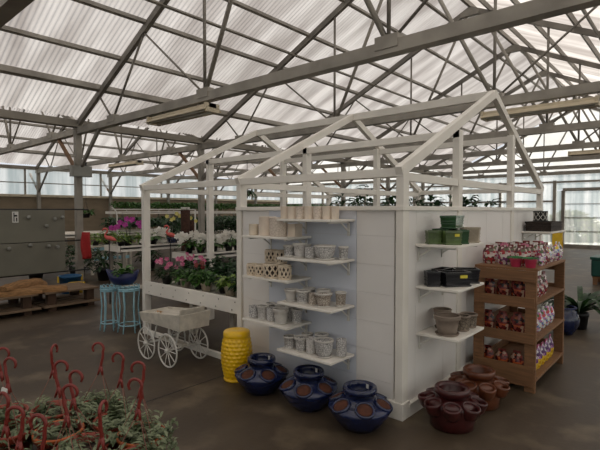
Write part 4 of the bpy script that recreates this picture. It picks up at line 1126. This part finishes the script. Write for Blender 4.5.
# long benches in the far bay with their crops
def crop(name,x0,x1,y0,y1,z,h,seed,mt,label,n):
    r_ = random.Random(seed); m = MB()
    for k in range(n):
        a = r_.uniform(0,2*PI); m.leaf((r_.uniform(x0,x1),r_.uniform(y0,y1),z+h*r_.random()),(math.cos(a),math.sin(a),r_.uniform(0,1.2)),.2,.08,r_.uniform(.2,.7))
    o = m.build(name,mt); return tag(o,label,'crop',None,'stuff')
bench(-13.4,-12.0,4.2,16,1.0,'long white-edged growing bench in the far bay')
crop('crop_leaves',-13.3,-12.1,6.2,15.9,1.1,.22,11,M['leaf_dark'],'dense green crop leaves along the long far bench',3000)
bench(-17.5,-16.2,8.4,21,1.56,'high white-edged bench along the far brown wall')
crop('crop_leaves',-17.4,-16.3,8.5,20.9,1.66,.2,12,M['leaf'],'green crop leaves on the high far bench',3000)
bench(-11.6,-10.3,7.0,18,.85,'long bench of dark plants behind the steel columns')
crop('crop_leaves',-11.5,-10.4,7.1,17.9,.95,.4,13,M['leaf_dark'],'dark crop leaves on the bench behind the columns',3800)
for i,(x,y,h,lb) in enumerate(((-10.3,4.9,.7,'dark leafy shrub on the floor just right of the red cover'),(-10.9,4.55,.75,'dark leafy shrub behind the steel column'),(-11.6,3.9,.95,'dark shrub behind the red cover'),(-11.1,6.5,.7,'green shrub beyond the light blue crate'))):
    potted(lb,'plant',x,y,0,.18,.28,M['dark'],foliage(400+i,150,.36,h*.8,.2,.07),M['leaf_dark'],'shrubs on the floor by the column')
# small pink-flowered basket hung far left, hanging plants
def hang(x,y,z,zt,label,fl_,key,mt):
    t = thing('hanging_plant',label,'hanging plant',(x,y,z))
    fl_pot(t,.14,.14,M['dark']); foliage(500+int(abs(x*10)),90,.25,.16,.16,.06,.12,-.4).build('foliage',M['leaf'],t)
    for k in range(3):
        a = k*2.09; MB().tube([(.13*math.cos(a),.13*math.sin(a),.13),(0,0,.6)],.004,5).build('wire',M['dark'],t)
    MB().tube([(0,0,.6),(0,0,zt-z)],.005,5).build('hanger',M['dark'],t)
    if fl_: blooms(t,5,22,((-.22,.22),(-.22,.22),(.12,.34)),key,mt,.06)
hang(-15.8,4.05,1.75,3.15,'pink flowering hanging basket at the far left picture edge',True,'mag2',M['orchid_pink'])
hang(-16.0,7.0,1.35,3.15,'dark green hanging plant before the far brown wall',False,None,None)
t = thing('hanging_plant','dark trailing plant hung from the shed eave beam by a wire','hanging plant',(-3.9,3.25,1.66))
MB().tube([(0,0,.1),(0,0,.19)],.004,5).build('wire',M['dark'],t); t.location = (-4.6,4.15,1.75)
MB().tube([(0,0,.1),(0,0,.52)],.004,5).build('wire',M['dark'],t)
m = MB()
for k in range(12):
    a = k*2.4; m.leaf((0,0,.1),(math.cos(a),math.sin(a),.1-.05*(k%5)),.16,.035,.7)
m.build('foliage',M['leaf_dark'],t); MB().ball((0,0,.08),(.05,.05,.045)).build('root_ball',M['post_wood'],t)
# staging and tall plants inside the shed
bench(-5.2,-2.2,5.9,6.8,1.05,'bench inside the shed behind the boarded walls',legs=True)
for i,(x,y,hh,lb) in enumerate(((-4.6,6.3,.6,'tall leafy plant inside the shed, left of the inner post'),(-4.0,6.2,.7,'tall dark plant inside the shed behind the upper left shelf'),(-3.3,6.4,.55,'leafy plant inside the shed behind the top right shelf'),(-2.7,6.3,.5,'leafy plant inside the shed near the corner'),(-2.35,6.55,.55,'dark plant inside the shed behind the green planters'))):
    potted(lb,'plant',x,y,1.06,.09,.14,M['dark'],foliage(600+i,120,.22,hh+.15,.18,.06),M['leaf_dark'],'plants inside the shed',(700+i,5,((-.1,.1),(-.15,0),(.5,.62)),'wh',OW,.05) if i == 1 else None)
for i,(x,y) in enumerate(((-4.4,9.2),(-3.65,9.3),(-5.25,9.1),(-6.3,9.4))):
    potted(['leafy shrub','dark leafy shrub','tall shrub','broad shrub'][i]+' behind the shed, %s of the row seen over the wall' % ['third','right end','second','left end'][i],'plant',x,y,0,.25,.4,M['dark'],foliage(640+i,620,.34,1.6,.24,.11,.1),M['leaf_dark'],'shrubs behind the shed')

# ------------------------------------------------------------------ right side beyond the rack
t = thing('potted_plant','arching strap-leaved plant in a black pot behind the rack','plant',(-1.24,7.15,0))
fl_pot(t,.11,.22,M['dark'])
m = MB(); r_ = random.Random(9)
for k in range(34):
    a = r_.uniform(0,2*PI); L = r_.uniform(.55,.85); w_ = r_.uniform(.06,.1); d = Vector((math.cos(a),math.sin(a),0)); n = 8; el = r_.uniform(.5,1.25)
    vs = []
    for j in range(n+1):
        s = j/n; p = d*L*s*math.cos(el*(1-s*.9))+Vector((0,0,.2+L*(math.sin(el)*s-.75*s*s*s))); sd = Vector((-d.y,d.x,0))*w_*math.sin(PI*min(1,.12+s*.88))*.5
        vs += [p-sd+Vector((0,0,.012)),p,p+sd+Vector((0,0,.012))]
    m.add(vs,[f for j in range(n) for f in ((3*j,3*j+1,3*j+4,3*j+3),(3*j+1,3*j+2,3*j+5,3*j+4))],0,True)
m.build('foliage',M['leaf_dark'],t)
t = thing('glazed_pot','navy glazed round pot on the floor behind the rack','pot',(-1.35,6.72,0)); t.scale = (.74,.74,.8)
MB().lathe([(.13,0),(.15,.005),(.24,.16),(.25,.26),(.2,.38),(.17,.4),(.19,.43),(.15,.43),(.15,.36),(.02,.3)],32).build('body',M['blue'],t)
MB().lathe([(.165,.415),(.2,.42),(.205,.435),(.195,.445),(.165,.44)],32,close=True).build('rim',M['navy'],t)
t = thing('storage_bin','teal plastic bin on a brown wooden stand at the right edge','bin',(-1.5,11.9,-0.0))
for x in (-.25,.25):
    for y in (-.25,.25): MB().box(x-.04,x+.04,y-.04,y+.04,0,.14).build('leg',M['wood'],t)
MB().box(-.3,.3,-.3,.3,.14,.18).build('stand_top',M['wood_x'],t)
bevel(MB().box(-.32,.32,-.34,.34,.18,.54).build('bin_body',M['teal'],t),.03,3); bevel(MB().box(-.34,.34,-.36,.36,.54,.6).build('lid',M['teal'],t),.01)
t = thing('floor_sign','yellow folding floor sign standing by the end wall','sign',(-4.34,20.3,0))
m = MB(); m.bar((0,-.15,0),(0,-.02,.78),.34,.03,(0,1,0)); m.build('front_panel',M['yellowplastic'],t)
m = MB(); m.bar((0,.15,0),(0,.02,.78),.34,.03,(0,1,0)); m.build('rear_panel',M['yellowplastic'],t)
# outdoors beyond the end wall
for i,(x,y,r) in enumerate(((-15,32,2.0),(-10.5,32,1.7),(-6.2,32,1.6),(-1.5,40,1.8),(4,38,1.8))):
    r_ = random.Random(900+i); m = MB()
    for k in range(900):
        v = Vector((r_.gauss(0,1),r_.gauss(0,1),abs(r_.gauss(0,1)))).normalized()*r*r_.uniform(.75,1)
        m.leaf(v+Vector((0,0,0)),v+Vector((r_.uniform(-1,1),r_.uniform(-1,1),r_.uniform(-1,1))),.5,.25,.4)
    o = m.build('bush',M['hedge'],None,(x,y,-.25)); tag(o,'green bush outside seen dimly through the end wall','bush','bushes outside the end wall')

# ------------------------------------------------------------------ light, sky, camera
W = bpy.data.worlds.new('sky'); S.world = W; W.use_nodes = True
wt = W.node_tree; bg = wt.nodes['Background']
bg.inputs[0].default_value = (.90,.94,1.0,1); bg.inputs[1].default_value = .85
sun = bpy.data.lights.new('sun','SUN'); sun.energy = 5.0; sun.angle = .02; sun.color = (1,.95,.88)
so = bpy.data.objects.new('sun',sun); COL.objects.link(so)
so.rotation_euler = Vector((.58,.42,.70)).to_track_quat('Z','Y').to_euler(); so.location = (10,5,15)
cam = bpy.data.cameras.new('camera'); co = bpy.data.objects.new('camera',cam); COL.objects.link(co)
cam.sensor_width = 36; cam.lens = 459/600*36; cam.clip_end = 300
co.location = (0,0,1.6); co.rotation_euler = (math.radians(90-1.81),0,math.radians(41.4))
S.camera = co
S.view_settings.view_transform = 'Standard'; S.view_settings.look = 'None'; S.view_settings.gamma = 1; S.view_settings.use_curve_mapping = False
S.view_settings.exposure = 0.
S.cycles.max_bounces = 8; S.cycles.diffuse_bounces = 5; S.cycles.transparent_max_bounces = 12
S.cycles.use_denoising = True
S.cycles.caustics_reflective = False; S.cycles.caustics_refractive = False
